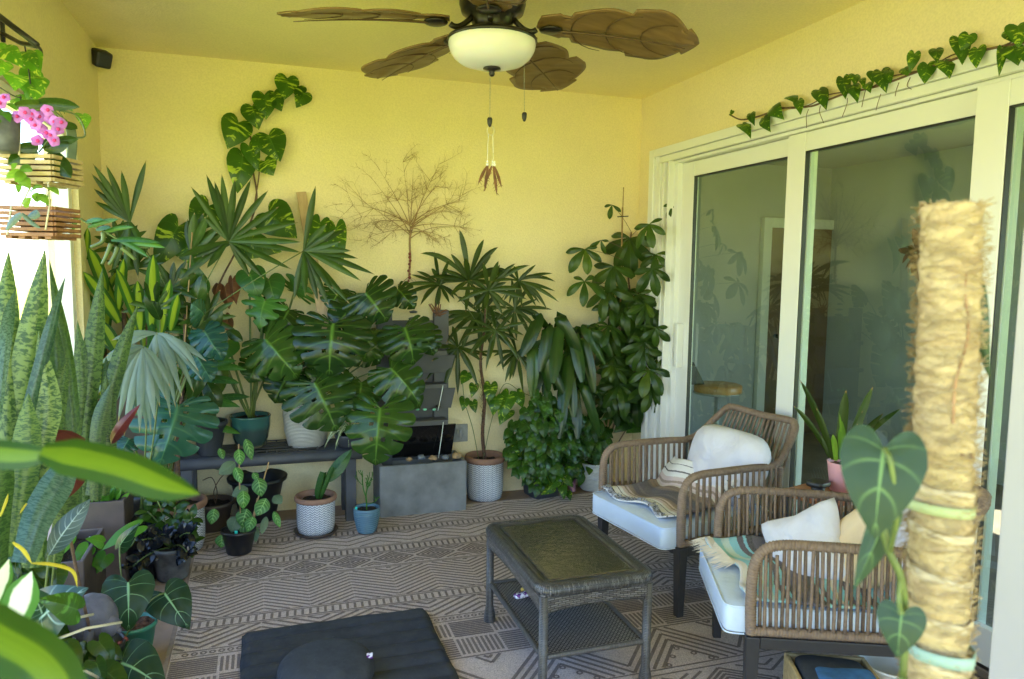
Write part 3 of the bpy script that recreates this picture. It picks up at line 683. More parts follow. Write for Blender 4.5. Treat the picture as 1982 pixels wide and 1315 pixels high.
# ------------------------------------------------------------------ ceiling fan
FC = V((.925, 3.08, 0))
f = thing('ceiling_fan', 'dark bronze ceiling fan with carved leaf blades and a white glass bowl', 'ceiling fan', (FC.x, FC.y, CH-.001))
def fl(prof, name, mat, n=40, **k):
    m = M(); m.lathe(prof, FC, n, **k); return build(m, name, mat, f)
fl([(.0, CH-.002), (.07, CH-.002), (.075, CH-.03), (.03, CH-.06), (.02, CH-.075)], 'canopy', G['bronze'])
fl([(.02, 2.80), (.10, 2.79), (.135, 2.76), (.14, 2.70), (.13, 2.665), (.10, 2.655), (.085, 2.62), (.075, 2.60), (.085, 2.585), (.09, 2.575)], 'motor_housing', G['bronze'])
fl([(.09, 2.584), (.165, 2.572), (.187, 2.562), (.190, 2.553), (.184, 2.548)], 'bowl_rim', G['bronze'], cap0=False)
fl([(.182, 2.553), (.184, 2.535), (.178, 2.512), (.162, 2.485), (.135, 2.464), (.09, 2.450), (.04, 2.444), (.0, 2.443)], 'light_bowl', G['bowl'], cap0=False)
fl([(.0, 2.448), (.035, 2.445), (.038, 2.438), (.015, 2.432), (.011, 2.425), (.013, 2.418), (.008, 2.409), (0, 2.407)], 'finial', G['bronze'], 20)
def blade_mesh(ang, root, m):
    def out(v):       # half widths (upper edge, lower edge) with leaf notches
        w = .062+.128*math.sin(min(1, v*1.25)*math.pi*.5)*1.0 if v < .7 else .19*max(0, math.cos(min(1, (v-.7)/.3)*math.pi*.5))**.75
        return max(0.0, w)
    ca, sa = math.cos(ang), math.sin(ang); X = V((ca, sa, 0)); Y_ = V((-sa, ca, 0))
    L = .66; tilt = math.radians(12)
    def fn(u, v):
        q = (u-.5)*2; vv = v+abs(q)*.10*(1-v); w = out(v)
        nf = (vv*3.1+.15) % 1; notch = .034*(max(0, (nf-.62)/.38)**1.5) if abs(q) > .7 and .12 < v < .95 else 0
        yy = q*(w-notch*0)-(notch*(1 if q > 0 else -1)); r = .185+L*v
        z = 2.615-.02*v-.05*v*v+math.sin(tilt)*yy*-1-.12*yy*yy*4*.3-.006*abs(math.sin(nf*math.pi))*-1
        if abs(q) < .13: z -= .006
        return V((FC.x, FC.y, 0))+X*(r+abs(q)*.02)+Y_*yy+UP*z
    m.grid(fn, 16, 60)
for i, a in enumerate((-20, 48, 116, 183, 250)):
    a = math.radians(a); m = M(); blade_mesh(a, None, m); bl = build(m, 'blade', G['blade'], f, solid=.007)
    m = M(); X = V((math.cos(a), math.sin(a), 0))
    b0 = V((FC.x, FC.y, 0))+X*.185
    m2 = M(); m2.tube([b0+X*t_*.62+UP*(2.603-.02*t_-.05*t_*t_-.006) for t_ in [i_/10 for i_ in range(1, 11)]], lambda i_: .006*(1-i_/12), 6)
    for vv in (.22, .44, .66):
        for sg in (-1, 1):
            Yv = V((-math.sin(a), math.cos(a), 0)); w = .15 if vv < .6 else .12
            pts = []
            for j in range(6):
                t_ = j/5; r_ = vv+.20*t_*t_; yy = sg*w*math.sin(t_*1.45); rr = .66*r_
                pts.append(b0+X*rr*1.0+Yv*yy+UP*(2.609-.02*r_-.05*r_*r_-math.sin(math.radians(12))*yy-.144*yy*yy))
            m2.tube(pts, lambda i_: .004-.0006*i_, 5)
    build(m2, 'carved_rib', simple('rib_wood_dark', (.085, .045, .016), .5) if i == 0 else bpy.data.materials['rib_wood_dark'], bl)
    m = M(); m.tube(bez(V((FC.x, FC.y, 2.64))+X*.09, V((FC.x, FC.y, 2.57))+X*.15, b0+UP*2.60, 8), .012, 8)
    m.ball(b0+X*.06+UP*2.598, .05, 16, 8, (1, 1, .25)); build(m, 'blade_bracket', G['bronze'], f)
def chain(name, top, bot, pull):
    m = M(); n_ = int((top.z-bot.z)/.006)
    for i in range(n_): m.ball(top.lerp(bot, i/n_), .0022, 6, 4)
    ch = build(m, name, G['greybox'], f)
    if pull:
        m = M(); m.lathe([(.0, 0), (.008, 0), (.0115, -.006), (.010, -.025), (.005, -.038), (.0, -.04)][::-1], bot, 14); build(m, 'chain_pull', G['wire'], ch)
q = aY(1014, 125, 3.16); chain('pull_chain', V((q.x, q.y, 2.55)), aY(1015, 218, 3.16), True)
q0 = aY(950, 138, 3.08); q1 = aY(948, 228, 3.08); chain('pull_chain', V((q1.x, q1.y, 2.407)), q1, True)
# feather charm tied to the chain
hp = aY(950, 250, 3.08); t = thing('feather_charm', 'small ring charm with beads and brown feathers hung below the ceiling fan', 'charm', hp+V((0, 0, .05)))
m = M(); m.tube([hp+V((0, 0, .055)), hp+V((0, 0, .016))], .0012, 5)
m.tube([hp+V((math.cos(a)*.016, 0, math.sin(a)*.02-.006)) for a in [i*math.pi/12 for i in range(24)]], .0018, 6, closed=True); build(m, 'ring', G['rope'], t)
m = M()
for dx in (-.013, .012): m.tube([hp+V((dx*.8, 0, -.02)), hp+V((dx, .001, -.10))], .0015, 5)
for dx in (-.013, .010, .018): m.ball(hp+V((dx, 0, -.148)), .007, 8, 6); m.ball(hp+V((dx, 0, -.136)), .005, 8, 6)
for dx in (-.013, .012): m.tube([hp+V((dx, 0, -.10)), hp+V((dx, 0, -.14))], .0012, 5)
build(m, 'beads', G['papr'], t)
m = M()
for (sx, sy, ex, ey) in ((-.012, -.15, -.055, -.235), (-.010, -.15, -.022, -.265), (.012, -.15, .03, -.28), (.016, -.15, .052, -.245), (.008, -.15, -.015, -.22)):
    B = hp+V((sx, 0, sy)); T = hp+V((ex, U(-.01, .01), ey)); strap(m, bow(B, T, .1, 6), .014, V((0, -1, .1)), 'palm', .1)
    for j in range(26):
        q_ = B.lerp(T, .1+.85*j/26); e = V((U(-.016, .016), U(-.004, .004), -U(.004, .02))); strap(m, [q_, q_+e*.5+V((0, 0, .002)), q_+e], .002, V((0, -1, 0)), 'palm')
build(m, 'feathers', G['dried'], t)
# corner speaker
c = aY(195, 113, 4.84); t = thing('corner_speaker', 'small black speaker mounted high in the left corner', 'speaker', c)
mt = Matrix.Translation(c) @ Matrix.Rotation(math.radians(35), 4, 'Z') @ Matrix.Rotation(math.radians(25), 4, 'X')
m = M(); m.box((-.045, -.05, -.045), (.045, .04, .045), mt); build(m, 'housing', G['blackp'], t, smooth=False, bevel=.014)
m = M(); m.tube([c, V((LX+.005, c.y+.06, c.z+.03))], .012, 8); build(m, 'bracket', G['blackp'], t)
# ------------------------------------------------------------------ dried branch on the wall
c0 = aY(793, 545, 4.95); t = thing('dried_branch', 'bare dried twig spray fixed like a small tree to the back wall', 'dried branch', c0)
m = M(); P = lambda x_, y_, dy=.0: aY(x_, y_, 4.945-dy)
m.tube(catm([P(792, 535), P(794, 500), P(793, 470), P(795, 445)], 4), [.007]*13, 6)
ends = [(662, 395), (680, 440), (700, 465), (735, 470), (672, 372), (715, 340), (735, 330), (780, 314), (800, 325), (850, 318), (862, 335), (895, 378), (905, 390), (890, 440), (915, 445), (870, 465), (845, 470), (830, 350), (700, 420), (880, 410)]
def twig(a, ctrl, b, r, lev):
    pts = bez(a, ctrl, b, 8); m.tube(pts, lambda i: max(.0006, r*(1-i/9)), 4)
    if lev <= 0: return
    for k in range(7 if lev == 2 else 5):
        q = pts[rng.randint(2, 8)]; ln = (b-a).length*U(.18, .42); an = math.atan2((b-a).z, (b-a).x)+U(-1.3, 1.3)
        e = q+V((math.cos(an)*ln, U(-.02, .01), math.sin(an)*ln)); twig(q, (q+e)/2+V((U(-.02, .02), 0, U(-.02, .02))), e, r*.45, lev-1)
for e in ends:
    s_ = P(795, U(430, 462)); E_ = P(*e); mid = (s_+E_)/2; sgn = 1 if e[1] > 380 else -.3
    twig(s_, V((mid.x*.7+s_.x*.3, mid.y-.01, mid.z+.06*sgn)), E_, .0042, 2)
build(m, 'twigs', G['dry'], t)
m = M()
for i in range(9): q = P(792+U(-2, 2), 492+i*6.5, .01); m.ball(q, U(.007, .011), 8, 6, nz=.4)
for i in range(8): m.tube([P(792, 535), P(792+U(-14, 14), 540+U(2, 12), .01)], .001, 4)
build(m, 'seed_beads', G['beads'], t)
# leaning board
t = aY(582, 372, 4.93); b_ = aY(622, 600, 4.78)
m = M(); dd = (b_-t); s = V((.055, 0, .006)); m.prism([V((0, 0, 0)), s*1.1, s*1.1+V((0, .022, 0)), V((0, .022, 0))], t-s*.5, dd*1.25)
tag(build(m, 'leaning_board', G['board'], smooth=False, bevel=.002), 'narrow weathered wooden board leaning on the wall behind the plants', 'board')
# cover box on wall
c = aY(888, 838, 4.965); t = thing('outlet_cover', 'grey metal outlet cover low on the wall beside the fountain', 'outlet cover', c)
m = M(); w = .062; m.box((c.x-w, 4.95, c.z-.062), (c.x+w, 4.968, c.z+.062)); build(m, 'plate', G['greybox'], t, smooth=False, bevel=.004)
m = M()
for dx in (-.03, .012): m.tube([(c.x+dx+math.cos(a)*.013, 4.945, c.z+math.sin(a)*.038) for a in [i*math.pi/10 for i in range(20)]], .004, 6, closed=True)
build(m, 'lid', G['greybox'], t)
# ------------------------------------------------------------------ fountain
t = thing('water_fountain', 'tall grey fountain with stepped slate panels and a square concrete basin', 'fountain', (.95, 4.75, 0))
m = M(); x0, x1 = .673, 1.243
m.box((x0, 4.62, 0), (x1, 4.645, .34)); m.box((x0, 4.90, 0), (x1, 4.925, .34)); m.box((x0, 4.646, 0), (x0+.025, 4.899, .34)); m.box((x1-.025, 4.646, 0), (x1, 4.899, .34)); m.box((x0+.026, 4.646, .0), (x1-.026, 4.899, .25))
build(m, 'basin', G['concrete'], t, smooth=False, bevel=.005)
a = aY(728, 600, 4.90); m = M(); m.box((a.x, 4.86, .28), (a.x+.10, 4.91, 1.32)); bb = aY(866, 640, 4.90); m.box((bb.x-.10, 4.86, .28), (bb.x, 4.91, 1.32)); m.box((a.x+.101, 4.895, .30), (bb.x-.101, 4.912, 1.25)); build(m, 'frame', G['founddark'], t, smooth=False, bevel=.004)
for (z0, z1, dy) in ((.345, .56, .0), (.66, .80, .02), (.90, 1.02, .04)):
    m = M(); m.prism([V((0, 0, 0)), V((.40, 0, 0)), V((.42, -.04, z1-z0)), V((0.0, -.04, z1-z0))], (a.x+.09, 4.80+dy, z0), (0, .02, 0)); build(m, 'slate_panel', G['mirror'] if z0 < .4 else G['founddark'], t, smooth=False)
    m = M(); m.box((a.x+.05, 4.74+dy, z1+.002), (bb.x-.03, 4.858, z1+.035)); build(m, 'shelf', G['founddark'], t, smooth=False, bevel=.004)
    if z0 > .8: continue
    m = M()
    for i in range(1): x_ = a.x+.12+i*.17+U(-.02, .02); False and m.tube(bez((x_, 4.745+dy, z1+.03), (x_, 4.73+dy, z1+.02), (x_+U(-.01, .01), 4.745+dy, z0-.01), 8), .0012, 5)
    m.tube(bez((bb.x-.06, 4.75+dy, z1+.03), (bb.x-.065, 4.72+dy, z1+.02), (bb.x-.10, 4.72+dy, z0), 8), .0028, 6); build(m, 'water', G['water'], t)
def stone(name, p, r, mat, label, cat, grp, sc=(1, .8, .6)):
    m = M(); m.ball(p, r, 16, 10, sc, .35); return tag(build(m, name, mat), label, cat, grp)
for i, (px, py, r, mm, lb, nm) in enumerate(((838, 890, .027, 'stone', 'knobbly tan stone on the basin rim below the slate panel', 'pebble'), (884, 886, .033, 'stone', 'largest knobbly tan stone at the right corner of the basin', 'pebble'), (792, 893, .022, 'stone', 'flat tan stone half hidden by the monstera at the basin', 'pebble'), (815, 889, .028, 'stoneg', 'smooth blue grey stone between two tan stones in the basin', 'pebble'), (862, 889, .024, 'stoneg', 'smooth blue grey stone left of the largest tan stone', 'pebble'))):
    stone(nm, aY(px, py, 4.64)+V((0, 0, .012)), r, G[mm], lb, 'stone', 'stones in the fountain basin')
for px, lb in ((808, 'leftmost green glass piece on the fountain shelf'), (822, 'larger green glass piece in the middle of the fountain shelf'), (840, 'green glass piece furthest right on the fountain shelf')):
    stone('glass_nugget', aY(px, 793, 4.76), .013, G['seaglass'], lb, 'glass piece', 'green glass on the fountain shelf')
stone('dark_nugget', aY(848, 787, 4.80), .018, G['wire'], 'round black stone on the fountain shelf beside the green glass', 'stone', None)
# stacked dark stones and dried root on top of the fountain
for i in range(4):
    stone('flat_stone', aY(800, 617-i*13, 4.86), .032-.004*i, G['founddark'], ['lowest', 'second lowest', 'second highest', 'topmost'][i]+' flat grey stone of the balanced stack above the fountain', 'stone', 'balanced stack of flat stones', (1, .8, .32))
c = aY(848, 610, 4.86); m = M()
for i in range(26): e = V((U(-.06, .06), U(-.03, .03), U(-.02, .09))); m.tube(bez(c, c+e*.5+rv(.02), c+e, 4), [.006, .005, .006, .004, .003], 5)
tag(build(m, 'dried_root', G['dried']), 'small tangle of brown dried root on top of the fountain', 'root')
# ------------------------------------------------------------------ bench
BZ = .47; t = thing('plant_bench', 'dark grey wooden bench loaded with potted plants along the wall', 'bench', (.03, 4.78, 0))
m = M(); yf = 4.60
m.lathe([(0, 0)], (0, 0, 0), 3, cap0=False) if False else None
m.tube([(-.50, yf, BZ-.03), (.56, yf, BZ-.03)], .032, 14); m.box((-.50, yf, BZ-.065), (.56, yf+.02, BZ-.004)); build(m, 'front_rail', G['bench'], t)
m = M()
for i in range(7): m.box((-.50, yf+.030+i*.046, BZ-.024), (.56, yf+.030+i*.046+.038, BZ-.002))
m.box((-.50, yf+.022, BZ-.05), (-.45, 4.94, BZ-.025)); m.box((.50, yf+.022, BZ-.05), (.55, 4.94, BZ-.025)); build(m, 'seat', G['bench'], t, smooth=False, bevel=.003)
for (x_, y_) in ((-.455, yf+.03), (.49, yf+.03), (-.455, 4.88), (.49, 4.88)):
    m = M(); m.box((x_-.03, y_-.02, 0), (x_+.035, y_+.04, BZ-.052)); build(m, 'leg', G['bench'], t, smooth=False, bevel=.004)
m = M(); m.box((-.13, 4.63, BZ), (.30, 4.92, BZ+.004))
for i in range(8): m.box((-.13+i*.06, 4.63, BZ+.0045), (-.12+i*.06, 4.92, BZ+.012))
for i in range(5): m.box((-.13, 4.64+i*.065, BZ+.0125), (.30, 4.65+i*.065, BZ+.018))
tag(build(m, 'grid_mat', G['blackp'], smooth=False), 'black plastic grid lying on the grey bench under the green glazed pot', 'mat')
# ------------------------------------------------------------------ coffee table
TH = .46; x0, x1, y0, y1 = .915, 1.395, 2.385, 3.115
t = thing('coffee_table', 'grey wicker coffee table with a rippled glass top and a woven lower shelf', 'table', ((x0+x1)/2, (y0+y1)/2, 0))
def rrect(x0, x1, y0, y1, r, z, n=6):
    P_ = []
    for cx, cy, a0 in ((x1-r, y1-r, 0), (x0+r, y1-r, 90), (x0+r, y0+r, 180), (x1-r, y0+r, 270)):
        for i in range(n+1): a = math.radians(a0+90*i/n); P_.append(V((cx+r*math.cos(a), cy+r*math.sin(a), z)))
    return P_
m = M(); pr = rrect(x0+.02, x1-.02, y0+.02, y1-.02, .045, TH-.02); n = len(pr)
m.tube(pr, .024, 10, closed=True, vs=1.); build(m, 'rim', G['wickd'], t)
m = M(); a = rrect(x0+.02, x1-.02, y0+.02, y1-.02, .04, TH-.004); b = rrect(x0+.065, x1-.065, y0+.065, y1-.065, .02, TH-.006)
L = 0; ia = []; ib = []
for i in range(n):
    L = i/n*2.2; ia.append(m.add(a[i], (L, 0))); ib.append(m.add(b[i], (L, .06)))
for i in range(n): m.face(ia[i], ia[(i+1) % n], ib[(i+1) % n], ib[i])
build(m, 'top_border', G['wickd'], t, solid=.008)
m = M(); m.grid(lambda u, v: V((x0+.06+u*(x1-x0-.12), y0+.06+v*(y1-y0-.12), TH-.004)), 20, 30); build(m, 'glass_top', G['tglass'], t, solid=.005)
m = M(); m.box((x0+.05, y0+.05, TH-.02), (x1-.05, y1-.05, TH-.012)); build(m, 'under_panel', G['wick'], t, smooth=False)
def apron(m, a, b, inward):
    a, b = V(a), V(b); d_ = b-a; L = d_.length
    def fn(u, v):
        arc = .028*(4*u*(1-u))**.5 if 0 < u < 1 else 0
        p = a+d_*u; z = (TH-.03)-v*(.085-arc); return V((p.x, p.y, z)), (u*L, v*.085)
    m.grid(fn, 24, 4)
for (a, b) in (((x0+.02, y0+.02, 0), (x1-.02, y0+.02, 0)), ((x0+.02, y1-.02, 0), (x1-.02, y1-.02, 0)), ((x0+.02, y0+.02, 0), (x0+.02, y1-.02, 0)), ((x1-.02, y0+.02, 0), (x1-.02, y1-.02, 0))):
    m = M(); apron(m, a, b, 0); build(m, 'apron', G['wick'], t, solid=.01)
legm = wicker('wound_leg_wicker', (.09, .083, .082), (.14, .13, .13), 1, 110, .9)
for lx in (x0+.028, x1-.028):
    for ly in (y0+.028, y1-.028):
        m = M(); m.tube([(lx, ly, z) for z in (0, .012, .02, .05, .075, .085, TH-.04)], [.022, .027, .027, .024, .019, .017, .018], 14); build(m, 'leg', legm, t)
SZ = .185
m = M(); m.grid(lambda u, v: (V((x0+.035+u*(x1-x0-.07), y0+.035+v*(y1-y0-.07), SZ-.012*math.sin(u*3.14)*math.sin(v*3.14)+.002*noise.noise(V((u*9, v*9, 1))))), (u*.41, v*.66)), 16, 24)
k = N('open_lattice_weave'); u, v = k.uv(); br = k.n('TexBrick'); mp = k.n('Mapping'); mp.inputs['Scale'].default_value = (60, 60, 1); k.l(k.n('UVMap').outputs[0], mp.inputs[0]); k.l(mp.outputs[0], br.inputs['Vector'])
br.inputs['Scale'].default_value = 1; br.inputs['Color1'].default_value = (.30, .27, .25, 1); br.inputs['Color2'].default_value = (.38, .34, .32, 1); br.inputs['Mortar'].default_value = (.012, .01, .01, 1); br.inputs['Mortar Size'].default_value = .16; br.inputs['Brick Width'].default_value = 1.; br.inputs['Row Height'].default_value = .6
k.set(br.outputs[0], .5); k.bump(k.math('SUBTRACT', 1, br.outputs[1]), 1, .005)
build(m, 'shelf', k.m, t, solid=.006)
for (a, b) in (((x0+.03, y0+.03), (x1-.03, y0+.03)), ((x0+.03, y1-.03), (x1-.03, y1-.03)), ((x0+.03, y0+.03), (x0+.03, y1-.03)), ((x1-.03, y0+.03), (x1-.03, y1-.03))):
    m = M(); m.tube(resample([V((*a, SZ)), V((*b, SZ))], .05), .011, 10); build(m, 'shelf_rail', legm, t)
c = aZ(1012, 1152, SZ+.01); mt = Matrix.Translation(c) @ Matrix.Rotation(.2, 4, 'Z')
def superq(m, lx, ly, lz, mt, e1=.35, e2=.35, nu=40, nv=20, puff=0, dent=0):
    sg = lambda x_, e: (1 if x_ >= 0 else -1)*abs(x_)**e
    ph = U(0, 99)
    def fn(u, v):
        a = u*2*math.pi; b = (v-.5)*math.pi
        p = V((sg(math.cos(a), e1)*sg(math.cos(b), e2)*lx/2, sg(math.sin(a), e1)*sg(math.cos(b), e2)*ly/2, sg(math.sin(b), e2)*lz/2))
        if puff: p.z *= 1+puff*(1-(2*p.x/lx)**2)*(1-(2*p.y/ly)**2)
        if dent: p += V((0, 0, 1))*dent*noise.noise(V((p.x*6+ph, p.y*6, p.z*3)))+V((1, 0, 0))*dent*.5*noise.noise(V((p.y*7, p.z*7, ph)))
        return mt @ p, (.5+p.x/lx, .5+p.y/ly)
    m.grid(fn, nu, nv, wu=True)
m = M(); superq(m, .085, .035, .022, mt, .5, .5, 24, 12, dent=.01); tag(build(m, 'snack_wrapper', G['wrap']), 'purple and white snack wrapper on the shelf of the coffee table', 'wrapper')
m = M(); superq(m, .03, .022, .016, Matrix.Translation(aZ(1014, 1140, SZ+.008)) @ Matrix.Rotation(.8, 4, 'Z'), .5, .5, 16, 10, dent=.008)
tag(build(m, 'candy_wrapper', simple('yellow_foil', (.45, .30, .05), .3, var=.5, sc=80)), 'small yellow candy wrapper behind the purple wrapper on the shelf', 'wrapper')
# ------------------------------------------------------------------ chairs
def make_chair():
    t = thing('armchair', 'x', 'armchair', (0, 0, 0), 'cord armchairs beside the glass door')
    for sx, sy in ((1, 1), (1, -1), (-1, 1), (-1, -1)):
        m = M(); X_ = .30 if sx > 0 else -.29; Y_ = sy*.315; top = V((X_, Y_, .345)); bot = V((X_+(.0 if sx > 0 else -.03), Y_, 0))
        for k_, (c, h, w) in enumerate(((bot, 0, .017), (top, 0, .024))): pass
        b_ = len(m.v)
        for (c, w) in ((bot, .017), (top, .024)):
            for (i, j) in ((-1, -1), (1, -1), (1, 1), (-1, 1)): m.add(c+V((i*w, j*w, 0)))
        m.face(b_+3, b_+2, b_+1, b_); m.face(b_+4, b_+5, b_+6, b_+7)
        for i in range(4): j = (i+1) % 4; m.face(b_+i, b_+j, b_+4+j, b_+4+i)
        build(m, 'leg', G['darkmetal'], t, smooth=False, bevel=.003)
    m = M()
    for sy in (-1, 1): m.box((-.265, sy*.315-.02, .30), (.275, sy*.315+.02, .344))
    m.box((.278, -.29, .302), (.318, .29, .342)); m.box((-.31, -.29, .302), (-.27, .29, .342)); m.box((-.26, -.29, .325), (.27, .29, .335)); build(m, 'seat_frame', G['darkmetal'], t, smooth=False, bevel=.003)
    def side(sy):
        y = sy*.32
        return [(.305, y, .35), (.31, y, .48), (.305, y, .60), (.275, y, .665), (.21, y, .69), (.05, y, .69), (-.12, y*.99, .685), (-.26, y*.98, .68)]
    pts = catm([V(p) for p in side(1)]+[V((-.34, .30, .72)), V((-.45, .265, .83)), V((-.475, .24, .865)), V((-.485, .20, .875)), V((-.49, 0, .868)), V((-.485, -.20, .875)), V((-.475, -.24, .865)), V((-.45, -.265, .83)), V((-.34, -.30, .72))]+[V(p) for p in side(-1)][::-1], 8)
    m = M(); m.rope(pts, .018, .0105, 10); build(m, 'arm_and_back_frame', G['cord'], t)
    m = M()
    for sy in (-1, 1):
        m.rope([V((.31, sy*.32, .362)), V((-.31, sy*.32, .362))], .017, .0105, 10); m.rope([V((-.30, sy*.315, .355)), V((-.305, sy*.315, .67))], .017, .0105, 10)
    m.rope([V((-.305, -.3, .40)), V((-.305, .3, .40))], .013, .0105, 8); build(m, 'lower_rail', G['cord'], t)
    for sy in (-1, 1):
        m = M()
        for i in range(15):
            x_ = .262-i*.0385; y = sy*.32
            for dy, dx in ((.010, 0), (-.012, .012)): m.tube(resample([V((x_+dx+U(-.002, .002), y+dy, .375)), V((x_+dx+.008+U(-.005, .005), y+dy, .68 if x_ < .2 else .655))], .04), .0060, 6, vs=60)
        build(m, 'side_cords', G['cord'], t)
    m = M()
    for i in range(17):
        y = -.235+i*.47/16
        for dz, dy in ((0, 0), (.01, .009)): m.tube(resample([V((-.487+dz*.5, y+dy, .855)), V((-.31, y*1.15, .41))], .05), .0060, 6, vs=60)
    build(m, 'back_cords', G['cord'], t); return t
C1O, C1R = V((2.045, 3.235, .008)), math.radians(188.5)
C2O, C2R = V((2.000, 2.250, .008)), math.radians(156)
ch = make_chair(); ch2 = copy_tree(ch)
ch.scale.z = ch2.scale.z = .955; ch.location = C1O; ch.rotation_euler.z = C1R; ch2.location = C2O; ch2.rotation_euler.z = C2R
ch['label'] = 'brown cord armchair farther from the camera, holding a brown striped blanket'
ch2['label'] = 'brown cord armchair nearer the camera, partly hidden by the moss pole'
def cm(O, R): return Matrix.Translation(O) @ Matrix.Rotation(R, 4, 'Z') @ Matrix.Diagonal((1, 1, .955, 1))
M1, M2 = cm(C1O, C1R), cm(C2O, C2R)
def seatc(mt, lab):
    m = M(); superq(m, .66, .61, .115, mt @ Matrix.Translation((.065, 0, .392)), .10, .17, 72, 24, puff=.06, dent=.003); o = tag(build(m, 'seat_cushion', G['cush']), lab, 'cushion', 'pale blue seat cushions')
    sg = lambda x_, e: (1 if x_ >= 0 else -1)*abs(x_)**e
    for z_ in (-.052, .052):
        m = M(); m.tube([mt @ V((.065+sg(math.cos(a), .10)*.329, sg(math.sin(a), .10)*.304, .392+z_)) for a in [i*math.pi/60 for i in range(120)]], .0032, 5, closed=True); build(m, 'piping', G['cush'], o)
    return o
seatc(M1, 'pale blue seat cushion under the brown striped blanket'); seatc(M2, 'pale blue seat cushion under the teal striped blanket')
def pillow(mt, w, h, th, mat, name, lab, e=.5, pt=0, dent=.01):
    m = M(); sg = lambda x_, e_: (1 if x_ >= 0 else -1)*abs(x_)**e_; ph = U(0, 99)
    def fn(u, v):            # u,v over both faces
        s = 1 if v < .5 else -1; q = v*2 if v < .5 else (1-v)*2
        a = u*2*math.pi; c_, s_ = math.cos(a), math.sin(a); k_ = 1/((abs(c_)**(2/e)+abs(s_)**(2/e))**(e/2))
        x_, y_ = c_*k_*q, s_*k_*q
        if pt: f_ = 1-pt*(1-min(abs(x_), abs(y_))/(max(abs(x_), abs(y_))+1e-6))*max(abs(x_), abs(y_)); x_ *= f_; y_ *= f_
        z_ = s*th/2*(max(0, 1-q**2.6))**.55
        p = V((z_, x_*w/2, y_*h/2)); p.x += (dent*noise.noise(V((x_*2.5+ph, y_*2.5, s)))-abs(dent)*1.1*max(0, 1-abs(noise.noise(V((x_*1.6+y_*.8+ph, y_*1.1, s*3)))*9)))*(1 if q < .9 else .2)
        return mt @ p, (.5+x_/2, .5+y_/2)
    m.grid(fn, 48, 24, wu=True); return tag(build(m, name, mat), lab, 'pillow')
pillow(M1 @ Matrix.Translation((-.20, .055, .625)) @ Matrix.Rotation(math.radians(-16), 4, 'Y'), .54, .40, .17, G['pill'], 'back_cushion', 'rounded grey white back cushion on the farther armchair', .45, 0, .014)
pillow(M2 @ Matrix.Translation((-.28, .06, .60)) @ Matrix.Rotation(math.radians(-18), 4, 'Y'), .50, .38, .15, G['pill'], 'back_cushion', 'lavender grey back cushion on the nearer armchair behind the leaf', .55, 0, .02)
pillow(M2 @ Matrix.Translation((.02, -.05, .535)) @ Matrix.Rotation(math.radians(35), 4, 'Z') @ Matrix.Rotation(math.radians(-28), 4, 'Y') @ Matrix.Rotation(math.radians(38), 4, 'X'), .36, .36, .13, G['pill'], 'throw_pillow', 'square pale grey pillow with a pointed corner on the nearer armchair', .16, .16, .006)
pillow(M2 @ Matrix.Translation((-.12, .03, .555)) @ Matrix.Rotation(math.radians(10), 4, 'Z') @ Matrix.Rotation(math.radians(-25), 4, 'Y') @ Matrix.Rotation(math.radians(48), 4, 'X'), .38, .38, .13, G['pilly'], 'throw_pillow', 'cream and yellow pillow behind the pale grey pillow', .16, .16, .006)
def fringe(m, a, b, n, L, dirn, mt):
    for i in range(n):
        p = a.lerp(b, (i+U(-.3, .3))/n); e = p+dirn*L*U(.6, 1.2)+V((U(-.015, .015), U(-.015, .015), 0)); e.z = max(e.z-.01, .4) if dirn.z > -.5 else e.z
        strap(m, [mt @ q for q in bez(p, (p+e)/2+V((0, 0, .008)), e, 4)], .006, V((0, 0, 1)), 'strap', .2)
# blanket on chair 1
t = thing('striped_blanket', 'fringed brown, tan and navy striped blanket spread on the farther armchair', 'blanket', M1 @ V((.05, 0, .45)))
m = M()
def b1(u, v):
    x_ = .335-.55*v+.03*math.sin(u*7); y = -.27+.50*u+.03*math.sin(v*6); z = .470+.010*math.sin(u*13+v*4)+.012*noise.noise(V((u*5, v*5, 3)))
    if v > .68: z += (v-.68)*.42; x_ += (v-.68)*.22
    return M1 @ V((x_, y, z)), (u, v*.98)
m.grid(b1, 50, 44); build(m, 'cloth', G['blank1'], t, solid=.008)
m = M()
for i in range(120):
    u_ = rng.random(); a = b1(u_, 0)[0]; a = M1.inverted() @ a; p0 = a+V((-.01+U(-.02, .012), 0, .006)); pts = [p0+V((U(-.012, .02), U(-.012, .012), U(0, .012))) for _ in range(3)]
    m.tube([M1 @ q for q in [p0]+pts], .0028, 4)
fringe(m, V((.33, -.27, .462)), V((.33, -.29, .455)), 6, .04, V((.3, -1, 0)), M1)
build(m, 'fringe', G['fringed'], t)
# blanket on chair 2
t = thing('striped_blanket', 'fringed teal, ivory and navy striped blanket spilling over the nearer armchair', 'blanket', M2 @ V((.05, 0, .45)))
m = M()
def b2(u, v):
    y = -.29+.60*v; x_ = .33-.60*u-.03*v+.02*math.sin(v*9); z = .474+.009*math.sin(v*15+u*5)+.012*noise.noise(V((u*5, v*5, 9)))
    if v < .5: x_ += .04*(1-v*2)*(1-u)
    return M2 @ V((x_, y, z)), (v, u*.99)
m.grid(b2, 40, 60); build(m, 'cloth', G['blank2'], t, solid=.009)
m = M(); fringe(m, V((.35, -.29, .482)), V((.30, .0, .482)), 110, .085, V((1, .25, -.15)), M2); build(m, 'fringe', G['fringe'], t)
